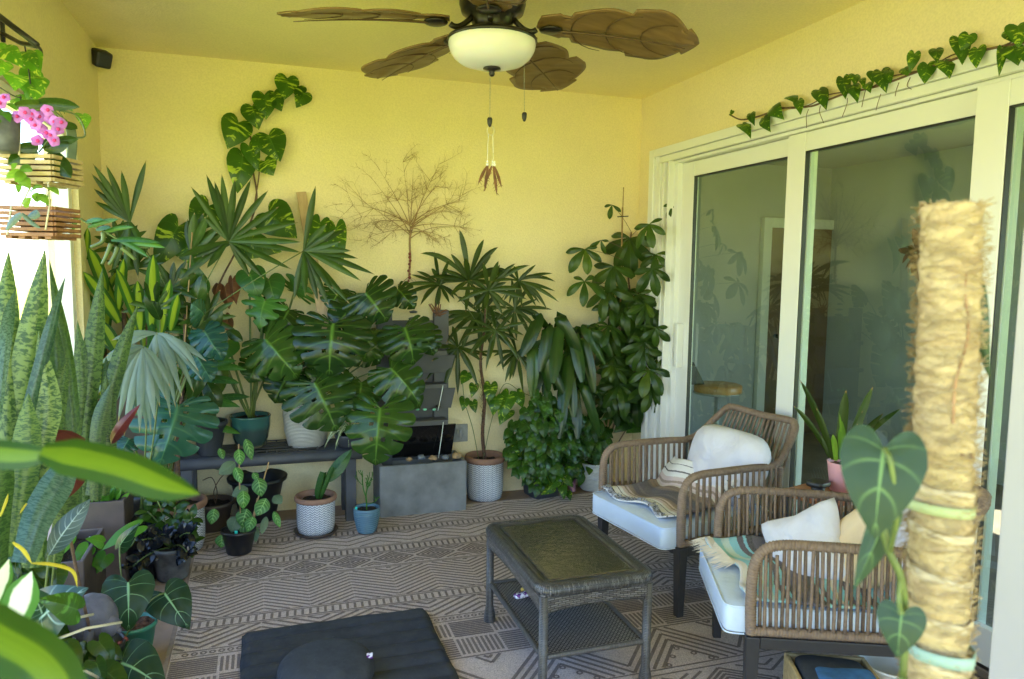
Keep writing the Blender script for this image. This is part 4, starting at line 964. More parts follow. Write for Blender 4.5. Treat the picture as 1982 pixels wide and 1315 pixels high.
# side table, pot with orchid, jar
sz = .61; t = thing('side_table', 'square oiled wood side table between the two armchairs', 'table', (2.40, 2.68, 0))
SM = Matrix.Translation((2.425, 2.656, 0)) @ Matrix.Rotation(math.radians(16), 4, 'Z')
m = M(); m.box((-.15, -.15, sz-.03), (.15, .15, sz), SM); build(m, 'tabletop', G['sidew'], t, smooth=False, bevel=.006)
for i in (-1, 1):
    for j in (-1, 1): m = M(); m.box((i*.13-.015, j*.13-.015, 0), (i*.13+.015, j*.13+.015, sz-.031), SM); build(m, 'leg', G['darkmetal'], t, smooth=False, bevel=.002)
c = aZ(1583, 956, sz); m = M()
t = thing('candle_jar', 'black lidded jar on the wooden side table in front of the pink pot', 'jar', (c.x, c.y, sz))
m.lathe([(.0, 0), (.028, 0), (.03, .005), (.03, .03), (.027, .034)], (c.x, c.y, sz+.001), 24, vs=1); build(m, 'jar_body', G['blackp'], t)
m = M(); superq(m, .10, .085, .026, Matrix.Translation((c.x, c.y, sz+.048)) @ Matrix.Rotation(.3, 4, 'Z'), .5, .3, 28, 12); build(m, 'lid', G['blackp'], t)
# basket with folded cloths and white bin under chair 2
c = aZ(1590, 1300, .22); t = thing('wicker_basket', 'tan basket with dark folded cloths on the floor under the nearer armchair', 'basket', (c.x, c.y, .01))
BM = Matrix.Translation((c.x+.03, c.y-.03, .01)) @ Matrix.Rotation(math.radians(-24), 4, 'Z')
m = M()
for (lo, hi) in (((-.14, -.12, 0), (.14, -.105, .22)), ((-.14, .105, 0), (.14, .12, .22)), ((-.14, -.104, 0), (-.125, .104, .22)), ((.125, -.104, 0), (.14, .104, .22)), ((-.124, -.104, 0), (.124, .104, .02))): m.box(lo, hi, BM)
build(m, 'basket_body', G['slaty'], t, smooth=False, bevel=.004)
m = M(); superq(m, .235, .19, .07, BM @ Matrix.Translation((0, .0, .20)), .3, .4, 30, 12, dent=.01); tag(build(m, 'folded_cloth', G['matf']), 'black folded cloth on top in the tan basket', 'cloth')
m = M(); superq(m, .20, .10, .05, BM @ Matrix.Translation((.02, -.045, .185+.03)), .3, .4, 30, 12, dent=.008); tag(build(m, 'folded_cloth', G['bluef']), 'blue folded cloth at the front of the tan basket', 'cloth')
c = aZ(1720, 1290, .2); t = thing('white_bin', 'white round bin beside the tan basket under the nearer armchair', 'bin', (c.x, c.y, .01))
m = M(); m.lathe([(.10, 0), (.115, .2), (.12, .205), (.115, .21), (.108, .2), (.09, .01)], (c.x+.02, c.y, .01), 36); build(m, 'bin_body', G['white'], t)
# floor mat and round cushion
a = V((-.125, 3.242, 0)); b = V((.70, 3.245, 0)); MW = .80; MMt = Matrix.Translation((.285, 2.86, .0)) @ Matrix.Rotation(math.radians(.5), 4, 'Z')
m = M()
def fm(u, v):
    x_ = (u-.5)*MW; y = .385-v*.80; z = .026+.016*abs(math.sin(v*math.pi*8))**.5+.004*noise.noise(V((u*6, v*6, 2)))
    e = min(u, 1-u, v, 1-v); z *= min(1, .35+e*22)
    return MMt @ V((x_+.006*noise.noise(V((v*5, 0, 0))), y+.01*noise.noise(V((u*4, 9, 0))), z+.008)), (u, v)
m.grid(fm, 40, 90)
def fb(u, v): return MMt @ V(((u-.5)*MW, .385-v*.80, .010))
t = thing('floor_mat', 'black quilted square meditation mat lying on the rug', 'mat', (.285, 2.86, .009))
build(m, 'quilted_top', G['matf'], t); m = M(); m.box((-.40, -.415, .0095), (.40, .385, .02), MMt); build(m, 'mat_base', G['matf'], t, smooth=False)
m = M(); cc = aZ(632, 1305, .09); 
def fz(u, v):
    a = u*2*math.pi; b_ = (v-.5)*math.pi; r = .175*abs(math.cos(b_))**.45; z = .062*math.copysign(abs(math.sin(b_))**.8, math.sin(b_))
    pl = 1+.012*math.sin(a*44)*(abs(math.cos(b_))**2)
    return V((cc.x+math.cos(a)*r*pl, cc.y+math.sin(a)*r*pl, .105+z)), (u, v)
t = thing('round_cushion', 'round black meditation cushion on the quilted mat', 'cushion', (cc.x, cc.y, .04))
m.grid(fz, 132, 24, wu=True); build(m, 'cushion_body', G['zafu'], t)
q = aZ(716, 1270, .155); m = M(); m.box(q+V((-.012, -.002, -.01)), q+V((.01, .002, .012))); build(m, 'label_tag', G['wrap'], t, smooth=False)
# ------------------------------------------------------------------ pots and plants
def plant(name, label, c, cat='potted plant', group=None): return thing(name, label, cat, c, group or ('brown fibre planters' if cat == 'planter' else None))
def pot(t, c, prof, mat, soil=None, sm='soil', n=40, sq=0, rot=0, rim=None):
    m = M(); m.lathe(prof, c, n, sq=sq, rot=rot); p = build(m, 'pot', mat, t)
    if rim: m = M(); m.lathe(rim, c, n, cap0=False, sq=sq, rot=rot); build(m, 'rim', G['terra'], t)
    if soil:
        m = M(); m.disc((c[0], c[1], c[2]+soil[1]), soil[0], n, .012, 8, sq=sq, rot=rot); build(m, 'soil', G[sm], t)
    return p
def cyl_herr(t, c, R, H):       # white herringbone pot with a terracotta lip
    pot(t, c, [(R*.80, 0), (R*.90, .006), (R*.97, H*.14), (R, H*.3), (R, H*.86)], G['herr'], (R*.86, H*.86), n=48,
        rim=[(R, H*.86), (R*1.07, H*.865), (R*1.10, H*.90), (R*1.10, H*.96), (R*1.06, H), (R*.96, H*.995), (R*.90, H*.94), (R*.88, H*.84)])
def conep(t, c, R0, R1, H, mat, lip=.008, soilf=.85, sm='soil'):
    pot(t, c, [(R0*.97, 0), (R0, .004), (R1, H*.88), (R1+lip, H*.885), (R1+lip, H), (R1-.002, H), (R1-.006, H*.8)], mat, (R1*.94, H*soilf), sm)
def ground(px, py, r): p = aZ(px, py, .01); d_ = V((p.x, p.y, 0)).normalized(); return V((p.x+d_.x*r, p.y+d_.y*r, .009))
# --- rhapis palm in the centre
c = ground(938, 972, .105); t = plant('lady_palm', 'tall lady palm with one hairy trunk in a white herringbone pot by the fountain', c)
cyl_herr(t, c, .128, .305)
Yp = c.y; m = M(); tr = [c+V((0, 0, .26)), aY(934, 840, Yp), aY(938, 770, Yp), aY(930, 700, Yp), aY(938, 640, Yp), aY(940, 600, Yp)]
m.tube(catm(tr, 6), lambda i: .014-.0002*i+.003*noise.noise(V((i, 0, 0))), 10)
for i in range(40): q = tr[1].lerp(tr[3], rng.random()); m.tube([q, q+V((U(-.02, .02), U(-.02, .0), U(.01, .04)))], .0015, 4)
build(m, 'trunk', G['fibre'], t)
hubs = [((908, 544), [(889, 444), (872, 491), (937, 463), (965, 478), (813, 491), (992, 529), (825, 537), (900, 500)], 11),
        ((945, 563), [(998, 510), (1026, 514), (884, 586), (981, 598), (939, 601), (915, 596), (1010, 560), (965, 505), (900, 545)], 10),
        ((1003, 544), [(1076, 546), (1083, 586), (1060, 601), (1038, 594), (1024, 525), (1050, 535), (985, 590), (1010, 596)], 8),
        ((851, 552), [(777, 554), (781, 573), (813, 592), (848, 594), (806, 525), (835, 520), (880, 580), (868, 520)], 8),
        ((929, 607), [(863, 666), (889, 693), (929, 687), (954, 681), (984, 658), (844, 643), (858, 618), (990, 628)], 10),
        ((886, 674), [(823, 738), (857, 761), (886, 767), (926, 753), (931, 700), (844, 672), (835, 700)], 10),
        ((1000, 683), [(977, 742), (986, 738), (1013, 763), (1035, 745), (1060, 704), (960, 712), (1050, 680), (955, 690)], 8),
        ((996, 598), [(1040, 640), (1060, 625), (960, 650), (1000, 660), (1030, 660), (965, 620), (1070, 600)], 8),
        ((960, 640), [(905, 690), (940, 720), (975, 720), (1005, 700), (1015, 650), (900, 650)], 8)]
m = M(); ms = M()
for h, tips, w in hubs:
    Yh = Yp+U(-.14, .1); fanp(m, h, tips, Yh, w, .14, .2); fanp(m, h, ring(h, 60, 0, 360, 9, .4, .8), Yh+.03, w*.9, .15)
    H_ = aY(*h, Yh); ms.tube(bez(tr[5]-V((0, 0, U(0, .25))), (tr[5]+H_)/2+V((0, 0, .03)), H_, 8), .003, 5)
build(m, 'fronds', G['Lpalm'], t); build(ms, 'leaf_stalks', G['stem'], t)
# small golden pothos growing up in the same pot
m = M(); ms = M()
s_ = [c+V((-.05, -.02, .27)), aY(915, 830, Yp-.05), aY(900, 780, Yp-.05), aY(895, 740, Yp-.03)]; ms.tube(catm(s_, 6), .0025, 6)
s_ = [c+V((-.02, -.02, .27)), aY(950, 820, Yp+.02), aY(975, 745, Yp+.04), aY(1010, 760, Yp+.06), aY(1040, 772, Yp+.05)]; ms.tube(catm(s_, 6), .0022, 6)
for b, tt, w in (((900, 772), (893, 795), 22), ((915, 778), (922, 800), 18), ((905, 722), (895, 745), 26), ((918, 745), (915, 770), 20), ((960, 768), (955, 805), 30), ((985, 765), (967, 820), 34), ((985, 795), (966, 822), 26), ((950, 745), (948, 785), 28), ((1000, 760), (1012, 790), 30)):
    lp(m, b, tt, Yp-.03, w)
build(m, 'pothos_leaves', G['Lpoth'], t); build(ms, 'pothos_vine', G['stem'], t)
# --- drooping corn plant + pothos bush in a square slate pot
c = ground(1047, 965, .10); t = plant('corn_plant', 'corn plant with wide drooping dark leaves in a square slate pot', c); Yp = c.y
pot(t, c, [(.095, 0), (.10, .004), (.125, .20), (.135, .205), (.135, .23), (.12, .23), (.115, .19)], G['slate'], (.112, .19), sq=6, n=48, rot=.15)
m = M(); m.tube(catm([c+V((.02, .02, .18)), aY(1085, 800, Yp), aY(1075, 700, Yp), aY(1078, 640, Yp)], 5), .013, 8); m.tube(catm([c+V((.06, .02, .18)), aY(1110, 780, Yp), aY(1118, 660, Yp)], 5), .011, 8); build(m, 'cane', G['bstem'], t)
m = M()
cs = [((1040, 622), (1008, 690), 26), ((1080, 640), (1070, 742), 27), ((1085, 620), (1122, 690), 27), ((1110, 650), (1127, 740), 25), ((1135, 640), (1172, 705), 22), ((1100, 720), (1110, 808), 23), ((1130, 750), (1160, 845), 20), ((1032, 680), (1030, 768), 26), ((1060, 640), (1045, 720), 24), ((1100, 700), (1090, 800), 24), ((1130, 660), (1150, 760), 22), ((1112, 760), (1118, 850), 22), ((1090, 760), (1082, 850), 22), ((1050, 690), (1062, 760), 22), ((1060, 700), (1095, 770), 18), ((1150, 640), (1185, 690), 20)]
for b, tt, w in cs:
    crown = aY(1075 if b[0] < 1100 else 1118, U(640, 670) if b[1] < 700 else U(740, 770), Yp); B = aY(b[0], b[1], Yp-.16); T = aY(tt[0], tt[1], Yp-.22+U(-.05, .05)); top = aY((b[0]+crown.x*0+b[0])/2, b[1]-8, Yp-.10)
    pts = catm([crown, top, B, (B+T)/2+V((0, -.012, .0)), T], 5); strap(m, pts, pxw(B, w*.95), facing(B, .2, .35), 'corn', .3)
for i in range(26):
    a = U(0, 6.28); cr = aY(1075 if i % 2 else 1116, U(640, 760), Yp); R_ = U(.12, .24); e = cr+V((math.cos(a)*R_, math.sin(a)*R_*.55-.06, -U(.05, .26))); strap(m, bez(cr, cr+V((math.cos(a)*R_*.7, math.sin(a)*R_*.3-.03, U(.02, .08))), e, 10), U(.045, .065), facing(e, .3, .4), 'strap', .15)
build(m, 'leaves', G['Lcornd'], t)
m = M(); ms = M(); bc = c+V((.08, -.02, 0))
def bush(m, ms, cx, cy, cz, rx, ry, rz, n, s0, s1, org, shape=HEART, stems=True):
    for i in range(n):
        while True:
            e = rv(1)
            if .2 < e.length < 1: break
        p = V((cx+e.x*rx, cy+min(e.y, .3)*ry, cz+e.z*rz)); o = V((e.x*.6, -.7, .25)).normalized(); L = U(s0, s1); dn = (V((U(-.6, .6)+e.x*.4, -.25, -U(.3, 1.)))).normalized()
        leaf(m, p, p+dn*L, (o+rv(.45)).normalized(), U(.8, 1), shape, ns=9, nt_=3)
        if stems and i % 3 == 0: ms.tube(bez(org+V((U(-.05, .05), 0, 0)), (org+p)/2+V((e.x*.06, -.03, .06)), p, 7), .0018, 4)
q = aY(1050, 850, Yp-.1); bush(m, ms, q.x, q.y, q.z, .26, .16, .33, 250, .06, .10, c+V((0, 0, .2)))
q = aY(1135, 860, Yp-.02); bush(m, ms, q.x, q.y, q.z, .20, .12, .24, 130, .055, .09, c+V((.08, 0, .2)))
build(m, 'pothos_leaves', G['Lpothd'], t); build(ms, 'pothos_vines', G['stem'], t)
m = M(); ms = M(); pts = catm([c+V((.06, -.1, .23)), c+V((.10, -.17, .18)), c+V((.11, -.16, .06)), c+V((.10, -.18, .02))], 6); ms.tube(pts, .002, 5)
for b, tt, w in (((1065, 925), (1030, 935), 22), ((1090, 915), (1112, 903), 16), ((1078, 930), (1060, 950), 22), ((1095, 925), (1108, 945), 18), ((1088, 940), (1092, 968), 20), ((1100, 952), (1105, 970), 14), ((1070, 943), (1048, 960), 20), ((1085, 920), (1075, 930), 18), ((1010, 880), (997, 870), 14)): lp(m, b, tt, c.y-.17, w)
lp(m, (1000, 868), (985, 850), c.y-.1, 22)
build(m, 'trailing_leaves', G['Lpoth'], t); build(ms, 'trailing_vine', G['stem'], t)
m = M(); lp(m, (982, 856), (1000, 853), c.y-.1, 12); tag(build(m, 'yellow_leaf', G['Lyel'], t))
# spray can
c = ground(1107, 953, .03); t = plant('spray_can', 'purple and pink spray can standing between the slate pot and the white pot', c, 'can')
m = M(); m.lathe([(.024, 0), (.026, .004), (.026, .13), (.018, .142)], c, 24); build(m, 'can_body', G['can'], t); m = M(); m.lathe([(.018, .1425), (.018, .165), (.0, .168)], c, 20); build(m, 'cap', G['papr'], t)
# --- schefflera
c = ground(1150, 953, .10); t = plant('umbrella_tree', 'tall umbrella tree tied to a bamboo stake in a white ribbed pot beside the door', c); Yp = c.y
pot(t, c, [(.095, 0), (.105, .01), (.125, .09), (.128, .20), (.122, .205), (.118, .18)], G['ribw2'], (.115, .18))
m = M(); m.tube([c+V((.06, 0, .12)), aY(1200, 640, Yp), aY(1205, 402, Yp)], .006, 6); m.tube([aY(1203, 470, Yp), aY(1207, 363, Yp)], .0035, 6); build(m, 'stake', G['stake'], t)
m = M(); m.tube([aY(1195, 420, Yp-.015), aY(1216, 419, Yp-.015)], .004, 6); build(m, 'tie', G['blackp'], t)
m = M(); ms = M(); st = catm([c+V((.03, 0, .16)), aY(1195, 800, Yp), aY(1225, 650, Yp), aY(1215, 520, Yp), aY(1222, 450, Yp)], 8); ms.tube(st, .007, 8)
st2 = catm([c+V((.08, 0, .16)), aY(1245, 760, Yp), aY(1262, 600, Yp), aY(1255, 470, Yp), aY(1265, 415, Yp+.02)], 8); ms.tube(st2, .005, 8)
def palmate(m, h, Y, r, n=7, tilt=None, a0=None):
    H_ = aY(*h, Y); ax = facing(H_, .35, .55) if tilt is None else tilt; e1 = ax.orthogonal().normalized(); e2 = ax.cross(e1); R_ = pxw(H_, r); p0 = U(0, 6.28)
    for i in range(n):
        a = p0+6.283*i/n; d_ = e1*math.cos(a)+e2*math.sin(a)
        if d_.z > .75: continue
        T = H_+d_*R_*U(.8, 1.05)*(1-.25*max(0, d_.z))-UP*R_*.35; leaf(m, H_, T, ax+rv(.15), U(.78, .95), OBOV, arch=.14, fold=.3, ns=9, nt_=3)
    return H_
hubs = [((1220, 461), 58, 8), ((1132, 483), 42, 6), ((1131, 545), 46, 5), ((1188, 516), 48, 7), ((1257, 434), 42, 6), ((1301, 397), 24, 4), ((1185, 397), 22, 4), ((1269, 493), 38, 6), ((1262, 520), 46, 6), ((1212, 592), 50, 7), ((1269, 634), 34, 6), ((1213, 676), 52, 7), ((1178, 632), 45, 6), ((1198, 745), 52, 7), ((1257, 716), 50, 6), ((1163, 465), 22, 4)]
for h, r, n_ in hubs:
    H_ = palmate(m, h, Yp-U(.0, .16)-(.24 if h[0] > 1240 else 0), r, n_); q = min(st+st2, key=lambda p: (p-H_).length+abs(p.z-H_.z+.08)*1.0); ms.tube(bez(q, (q+H_)/2+V((0, 0, .03)), H_, 7), .002, 4)
for i in range(52):
    h = (U(1175, 1285), U(560, 800)); H_ = palmate(m, h, Yp-U(-.06, .12)-(.14 if h[0] > 1240 else 0), U(32, 48), 7); q = min(st+st2, key=lambda p: (p-H_).length); ms.tube([q, H_], .0018, 4)
build(m, 'leaves', G['Lsch'], t); build(ms, 'stems', G['bstem'], t)
m = M(); ms = M()
for b, tt, w in (((1215, 815), (1190, 840), 32), ((1240, 820), (1212, 838), 34), ((1225, 800), (1237, 828), 30), ((1190, 800), (1165, 815), 20), ((1180, 830), (1165, 850), 18), ((1170, 790), (1190, 805), 18), ((1150, 800), (1135, 820), 22)): lp(m, b, tt, Yp-.02, w)
for x_ in (1230, 1243): ms.tube(catm([aY(x_, 775, Yp), aY(x_+3, 800, Yp), aY(x_-4, 818, Yp)], 4), .0018, 4)
build(m, 'pothos_leaves', G['Lpothd'], t); build(ms, 'pothos_vine', G['stem'], t)
# --- monstera in the coiled cotton pot on the bench
BZt = BZ+.001
c = aZ(582, 838, BZt); c = V((c.x+.02, 4.78, BZt)); t = plant('monstera', 'large dark monstera in a cream coiled cotton pot on the bench', c); Yp = c.y
pot(t, c, [(.10, 0), (.115, .01), (.135, .10), (.142, .20), (.140, .28), (.134, .284), (.130, .25)], G['ribw'], (.128, .25))
MO = dict(lobes=7, cut=.46, gap=.15, fold=.20, arch=.14, wav=.018, shape=MON); m = M(); ms = M()
mons = [((645, 627), (637, 730), 4.45, 158, 1), ((513, 657), (580, 732), 4.50, 120, 0), ((609, 742), (655, 835), 4.42, 150, 1), ((736, 790), (729, 904), 4.36, 140, 1), ((783, 634), (808, 704), 4.50, 118, 1), ((756, 713), (822, 786), 4.48, 108, 0), ((707, 567), (752, 622), 4.60, 118, 0), ((690, 590), (640, 640), 4.7, 90, 0), ((560, 600), (530, 650), 4.66, 80, 0), ((770, 560), (800, 600), 4.75, 60, 0), ((640, 700), (600, 750), 4.62, 90, 0), ((700, 740), (690, 800), 4.6, 90, 0), ((540, 600), (500, 640), 4.74, 90, 0), ((590, 640), (560, 700), 4.7, 100, 0), ((660, 560), (640, 600), 4.76, 80, 0), ((720, 640), (700, 700), 4.68, 100, 0), ((560, 720), (530, 780), 4.66, 100, 0), ((820, 640), (835, 690), 4.7, 70, 0), ((690, 660), (740, 700), 4.72, 90, 0), ((500, 700), (480, 740), 4.72, 70, 0), ((620, 690), (650, 740), 4.74, 90, 0)]
base = c+V((.03, 0, .26))
for b, tt, Y, w, h in mons:
    B = lp(m, b, tt, Y, w*1.0, Y-.05, up=.25, jit=.12, holes=bool(h), **MO)
    mid = (base+B)/2+V(((B.x-base.x)*.15, -.02, .14 if b[1] < 700 else .10)); ms.tube(bez(base+rv(.02), mid, B, 12), lambda i: .006-.0003*i, 7)
build(m, 'leaves', G['Lmon'], t); build(ms, 'leaf_stalks', G['stem'], t)
# --- green glazed pot with a philodendron
c = aZ(488, 834, BZt+.018); c = V((c.x, 4.76, BZt+.018)); t = plant('philodendron', 'young philodendron with green stalks in a teal glazed pot on the bench', c); Yp = c.y
k_ = .118; pot(t, c, [(k_*.62, 0), (k_*.70, .006), (k_*.88, .06), (k_*.98, .13), (k_, .185), (k_*1.03, .193), (k_*1.0, .20), (k_*.93, .195), (k_*.90, .17)], G['glaze'], (k_*.9, .175))
m = M(); ms = M(); base = c+V((0, 0, .17))
for b, tt, Y, w, lo in (((513, 581), (500, 636), 4.62, 92, 5), ((483, 528), (502, 581), 4.70, 58, 0), ((520, 540), (530, 590), 4.75, 60, 0), ((570, 566), (590, 535), 4.82, 90, 5), ((440, 660), (425, 700), 4.66, 55, 0), ((400, 640), (395, 720), 4.70, 60, 5)):
    B = lp(m, b, tt, Y, w, Y-.05, lobes=lo, gap=.35) if lo else lp(m, b, tt, Y, w)
    ms.tube(bez(base+rv(.02), (base+B)/2+V(((B.x-base.x)*.1, 0, .03)), B, 10), .0065, 8)
for e in ((430, 690), (455, 745), (500, 700)): B = aY(*e, 4.70); ms.tube(bez(base, (base+B)/2+V((0, 0, -.02)), B, 8), .008, 8)
build(m, 'leaves', G['Lmonb'], t); build(ms, 'leaf_stalks', G['stem'], t)
# --- grey pot with small snake plant, left on the bench
c = V((aZ(415, 850, BZt).x, 4.70, BZt)); t = plant('snake_plant', 'narrow upright snake plant in a tapered slate grey pot on the bench', c)
conep(t, c, .062, .095, .205, G['slate']); m = M()
for i in range(9): a = U(0, 6.28); r_ = U(.0, .04); b = c+V((math.cos(a)*r_, math.sin(a)*r_, .16)); strap(m, [b, b+V((math.cos(a)*.01, 0, .12)), b+V((math.cos(a)*.03+U(-.02, .02), U(-.03, .03), U(.22, .34)))], .045, V((U(-.6, .6), -1, 0)), 'snake', .25, U(-.5, .5))
build(m, 'blades', G['Lsnaked'], t)
# --- bowl with spider plant at right of the bench
c = V((aZ(672, 850, BZt).x, 4.68, BZt)); t = plant('spider_plant', 'striped spider plant in a low slate bowl at the right end of the bench', c)
pot(t, c, [(.06, 0), (.07, .005), (.10, .07), (.104, .085), (.096, .085), (.092, .07)], G['slate'], (.092, .07)); m = M()
for i in range(34): a = U(0, 6.28); R_ = U(.07, .17); strap(m, bez(c+V((0, 0, .08)), c+V((math.cos(a)*R_*.5, math.sin(a)*R_*.4, U(.15, .24))), c+V((math.cos(a)*R_, math.sin(a)*R_*.7-.02, U(-.02, .14))), 8), .014, V((0, -1, .5)), 'strap')
build(m, 'leaves', G['Lspider'], t)
# --- under the bench
c = ground(500, 1014, .10); t = plant('nursery_pot', 'wide black nursery pot, tallest of the pots under the bench', c, 'pot')
pot(t, c, [(.10, 0), (.105, .006), (.155, .24), (.178, .255), (.182, .275), (.172, .28), (.150, .25), (.10, .02)], G['blackp'], (.125, .12))
c = ground(412, 1030, .075); t = plant('brown_pot', 'brown plastic pot with one bare vine behind the herringbone pot', c, 'potted plant')
conep(t, c, .085, .118, .17, G['brownp'], .012); m = M(); ms = M(); ms.tube(catm([c+V((.02, 0, .15)), aY(420, 950, c.y), aY(410, 925, c.y), aY(392, 930, c.y)], 5), .003, 5)
lp(m, (455, 900), (405, 905), c.y+.05, 40, arch=.2); ms.tube(bez(c+V((.02, 0, .15)), aY(400, 940, c.y), aY(455, 900, c.y+.05), 6), .003, 5); build(m, 'leaves', G['Lprayb'], t); build(ms, 'vine', G['bstem'], t)
c = ground(463, 1076, .06); t = plant('prayer_plant', 'climbing prayer plant with light green herringbone veins in a small black pot', c); Yp = c.y
conep(t, c, .066, .088, .135, G['blackp'], .006); m = M(); ms = M()
for a, b in (((466, 1040), (462, 860)), ((478, 1040), (520, 895)), ((486, 1040), (498, 965))): ms.tube([V(aY(*a, Yp)), V(aY(*b, Yp))], .004, 6)
for b, tt, w in (((430, 1035), (428, 1060), 26), ((425, 868), (433, 888), 15), ((462, 870), (464, 900), 22), ((475, 850), (490, 890), 20), ((500, 925), (504, 962), 30), ((515, 965), (500, 1000), 30), ((470, 950), (472, 985), 26), ((478, 985), (465, 1020), 34), ((415, 985), (410, 1015), 24), ((530, 990), (542, 1022), 15), ((490, 915), (500, 930), 14), ((465, 1010), (485, 1030), 28), ((490, 1000), (480, 1030), 24), ((455, 905), (470, 935), 20)):
    lp(m, b, tt, Yp-U(-.02, .06), w*.95, up=.2, shape=OVAL, fold=.15, ns=10)
for b, tt, w in (((460, 1000), (445, 1030), 28), ((515, 1000), (508, 1035), 14), ((498, 1020), (494, 1050), 12), ((480, 945), (450, 960), 24), ((530, 960), (545, 975), 20), ((455, 895), (425, 920), 24)): m.cur = 1; lp(m, b, tt, Yp-U(-.03, .03), w*1.05, shape=OVAL)
build(m, 'leaves', [G['Lpray'], G['Lprayb']], t); build(ms, 'stakes', G['stake'], t)
m = M(); q = aY(457, 1032, Yp-.05); m.box(q+V((-.008, 0, -.02)), q+V((.008, .002, .012))); build(m, 'plant_tag', G['tag'], t, smooth=False)
c = ground(612, 1042, .10); m = M(); m.lathe([(.10, 0), (.115, .003), (.13, .022), (.126, .022), (.112, .008), (0, .007)], c, 40); tag(build(m, 'saucer', G['brownp']), 'brown plastic saucer under the white herringbone pot with one leaf', 'saucer')
c = c+V((0, 0, .0085)); t = plant('leopard_lily', 'single broad mottled leaf rising from a white herringbone pot on a saucer', c); cyl_herr(t, c, .112, .225)
m = M(); B = c+V((.02, 0, .19)); T = aY(678, 868, 4.46)
leaf(m, aY(630, 935, 4.45), T, V((-.35, -1, .2)), .62, OVAL, arch=-.12, fold=.25, ns=14); strap(m, bez(c+V((.015, 0, .19)), aY(617, 960, 4.45), aY(628, 915, 4.45), 6), .05, V((.3, -1, 0)), 'blunt', .9); strap(m, bez(c+V((.03, 0, .19)), aY(632, 950, 4.45), aY(648, 905, 4.45), 6), .04, V((.8, -1, 0)), 'blunt', .9); build(m, 'leaf', G['Lsnakee'] if False else leafmat('mottled_green_leaf', (.03, .10, .02), (.05, .14, .025), (.10, .2, .05), .35, .35, .2, 'snake', (.015, .06, .015)), t)
c = ground(710, 1035, .05); t = plant('pencil_plant', 'thin pencil cactus in a small blue ribbed pot in front of the basin', c)
R_ = .075; prof = [(R_*.6, 0)]
for i in range(11): z = .006+i*.013; r_ = R_*(.66+.36*min(1, (z/.11))**.6); prof += [(r_, z), (r_+.003, z+.004), (r_+.003, z+.009), (r_, z+.012)]
prof += [(R_*1.04, .152), (R_*1.0, .155), (R_*.95, .14)]; pot(t, c, prof, G['bluepot'], (R_*.93, .135)); m = M()
def pencil(p, d_, L, r, lev):
    e = p+d_*L; m.tube(bez(p, (p+e)/2+rv(.01), e, 4), r, 5)
    if lev: [pencil(e, (d_+rv(.9)+V((0, 0, .2))).normalized(), L*U(.5, .9), r*.75, lev-1) for _ in range(2+(lev > 1))]
pencil(c+V((0, 0, .13)), V((-.05, 0, 1)), .09, .005, 3); pencil(c+V((0, 0, .17)), V((.9, -.1, .25)).normalized(), .05, .003, 2); build(m, 'stems', G['Lbright'], t)
m = M(); q = c+V((-.07, -.02, .145)); m.box(q, q+V((.012, .002, .02))); build(m, 'plant_tag', G['tag'], t, smooth=False)
# --- climbing variegated pothos on the wall
YW = 4.93; b0 = aY(395, 600, 4.85); t = plant('golden_pothos', 'golden pothos with big yellow splashed leaves climbing the back wall', b0, 'climbing plant')
m = M(); ms = M()
ms.tube(catm([aY(395, 640, 4.86), aY(420, 560, 4.9), aY(455, 490, 4.92), aY(485, 430, YW), aY(497, 380, YW), aY(488, 320, YW), aY(488, 280, YW), aY(480, 238, YW), aY(500, 215, YW), aY(530, 190, YW), aY(560, 168, YW)], 6), .006, 6)
ms.tube(catm([aY(492, 400, YW), aY(500, 350, YW), aY(502, 330, YW)], 5), .004, 6)
L1 = [((462, 237), (438, 287), 62, .3), ((488, 206), (501, 250), 50, .9), ((512, 184), (519, 231), 50, .9), ((529, 182), (543, 217), 40, .9), ((556, 152), (552, 194), 48, .9), ((579, 167), (572, 188), 32, .9), ((590, 180), (573, 208), 36, .9), ((520, 262), (541, 314), 64, .2), ((502, 268), (492, 300), 28, .9), ((482, 283), (500, 332), 36, .2), ((512, 312), (530, 340), 46, .9), ((470, 303), (457, 374), 58, .4)]
for b, tt, w, v_ in L1: lp(m, b, tt, YW-.03, w*.98, YW-.05, up=.15, jit=.12, arch=.06)
for b, tt, w in (((405, 398), (372, 455), 64), ((520, 412), (575, 462), 78), ((345, 438), (302, 522), 66), ((360, 470), (380, 520), 60), ((470, 470), (545, 490), 60), ((650, 440), (660, 520), 40), ((620, 430), (600, 500), 40)): lp(m, b, tt, 4.84, w, 4.80, up=.2)
build(m, 'leaves', G['Lpoth'], t); build(ms, 'vine', G['bstem'], t)
# dead brown leaves hanging on it
m = M()
for b, tt, w in (((435, 555), (445, 598), 34), ((422, 550), (415, 575), 24), ((450, 540), (452, 590), 26), ((437, 610), (448, 645), 30)): lp(m, b, tt, 4.78, w, curl=.8, fold=.8)
build(m, 'dead_leaves', G['Ldry'], t)
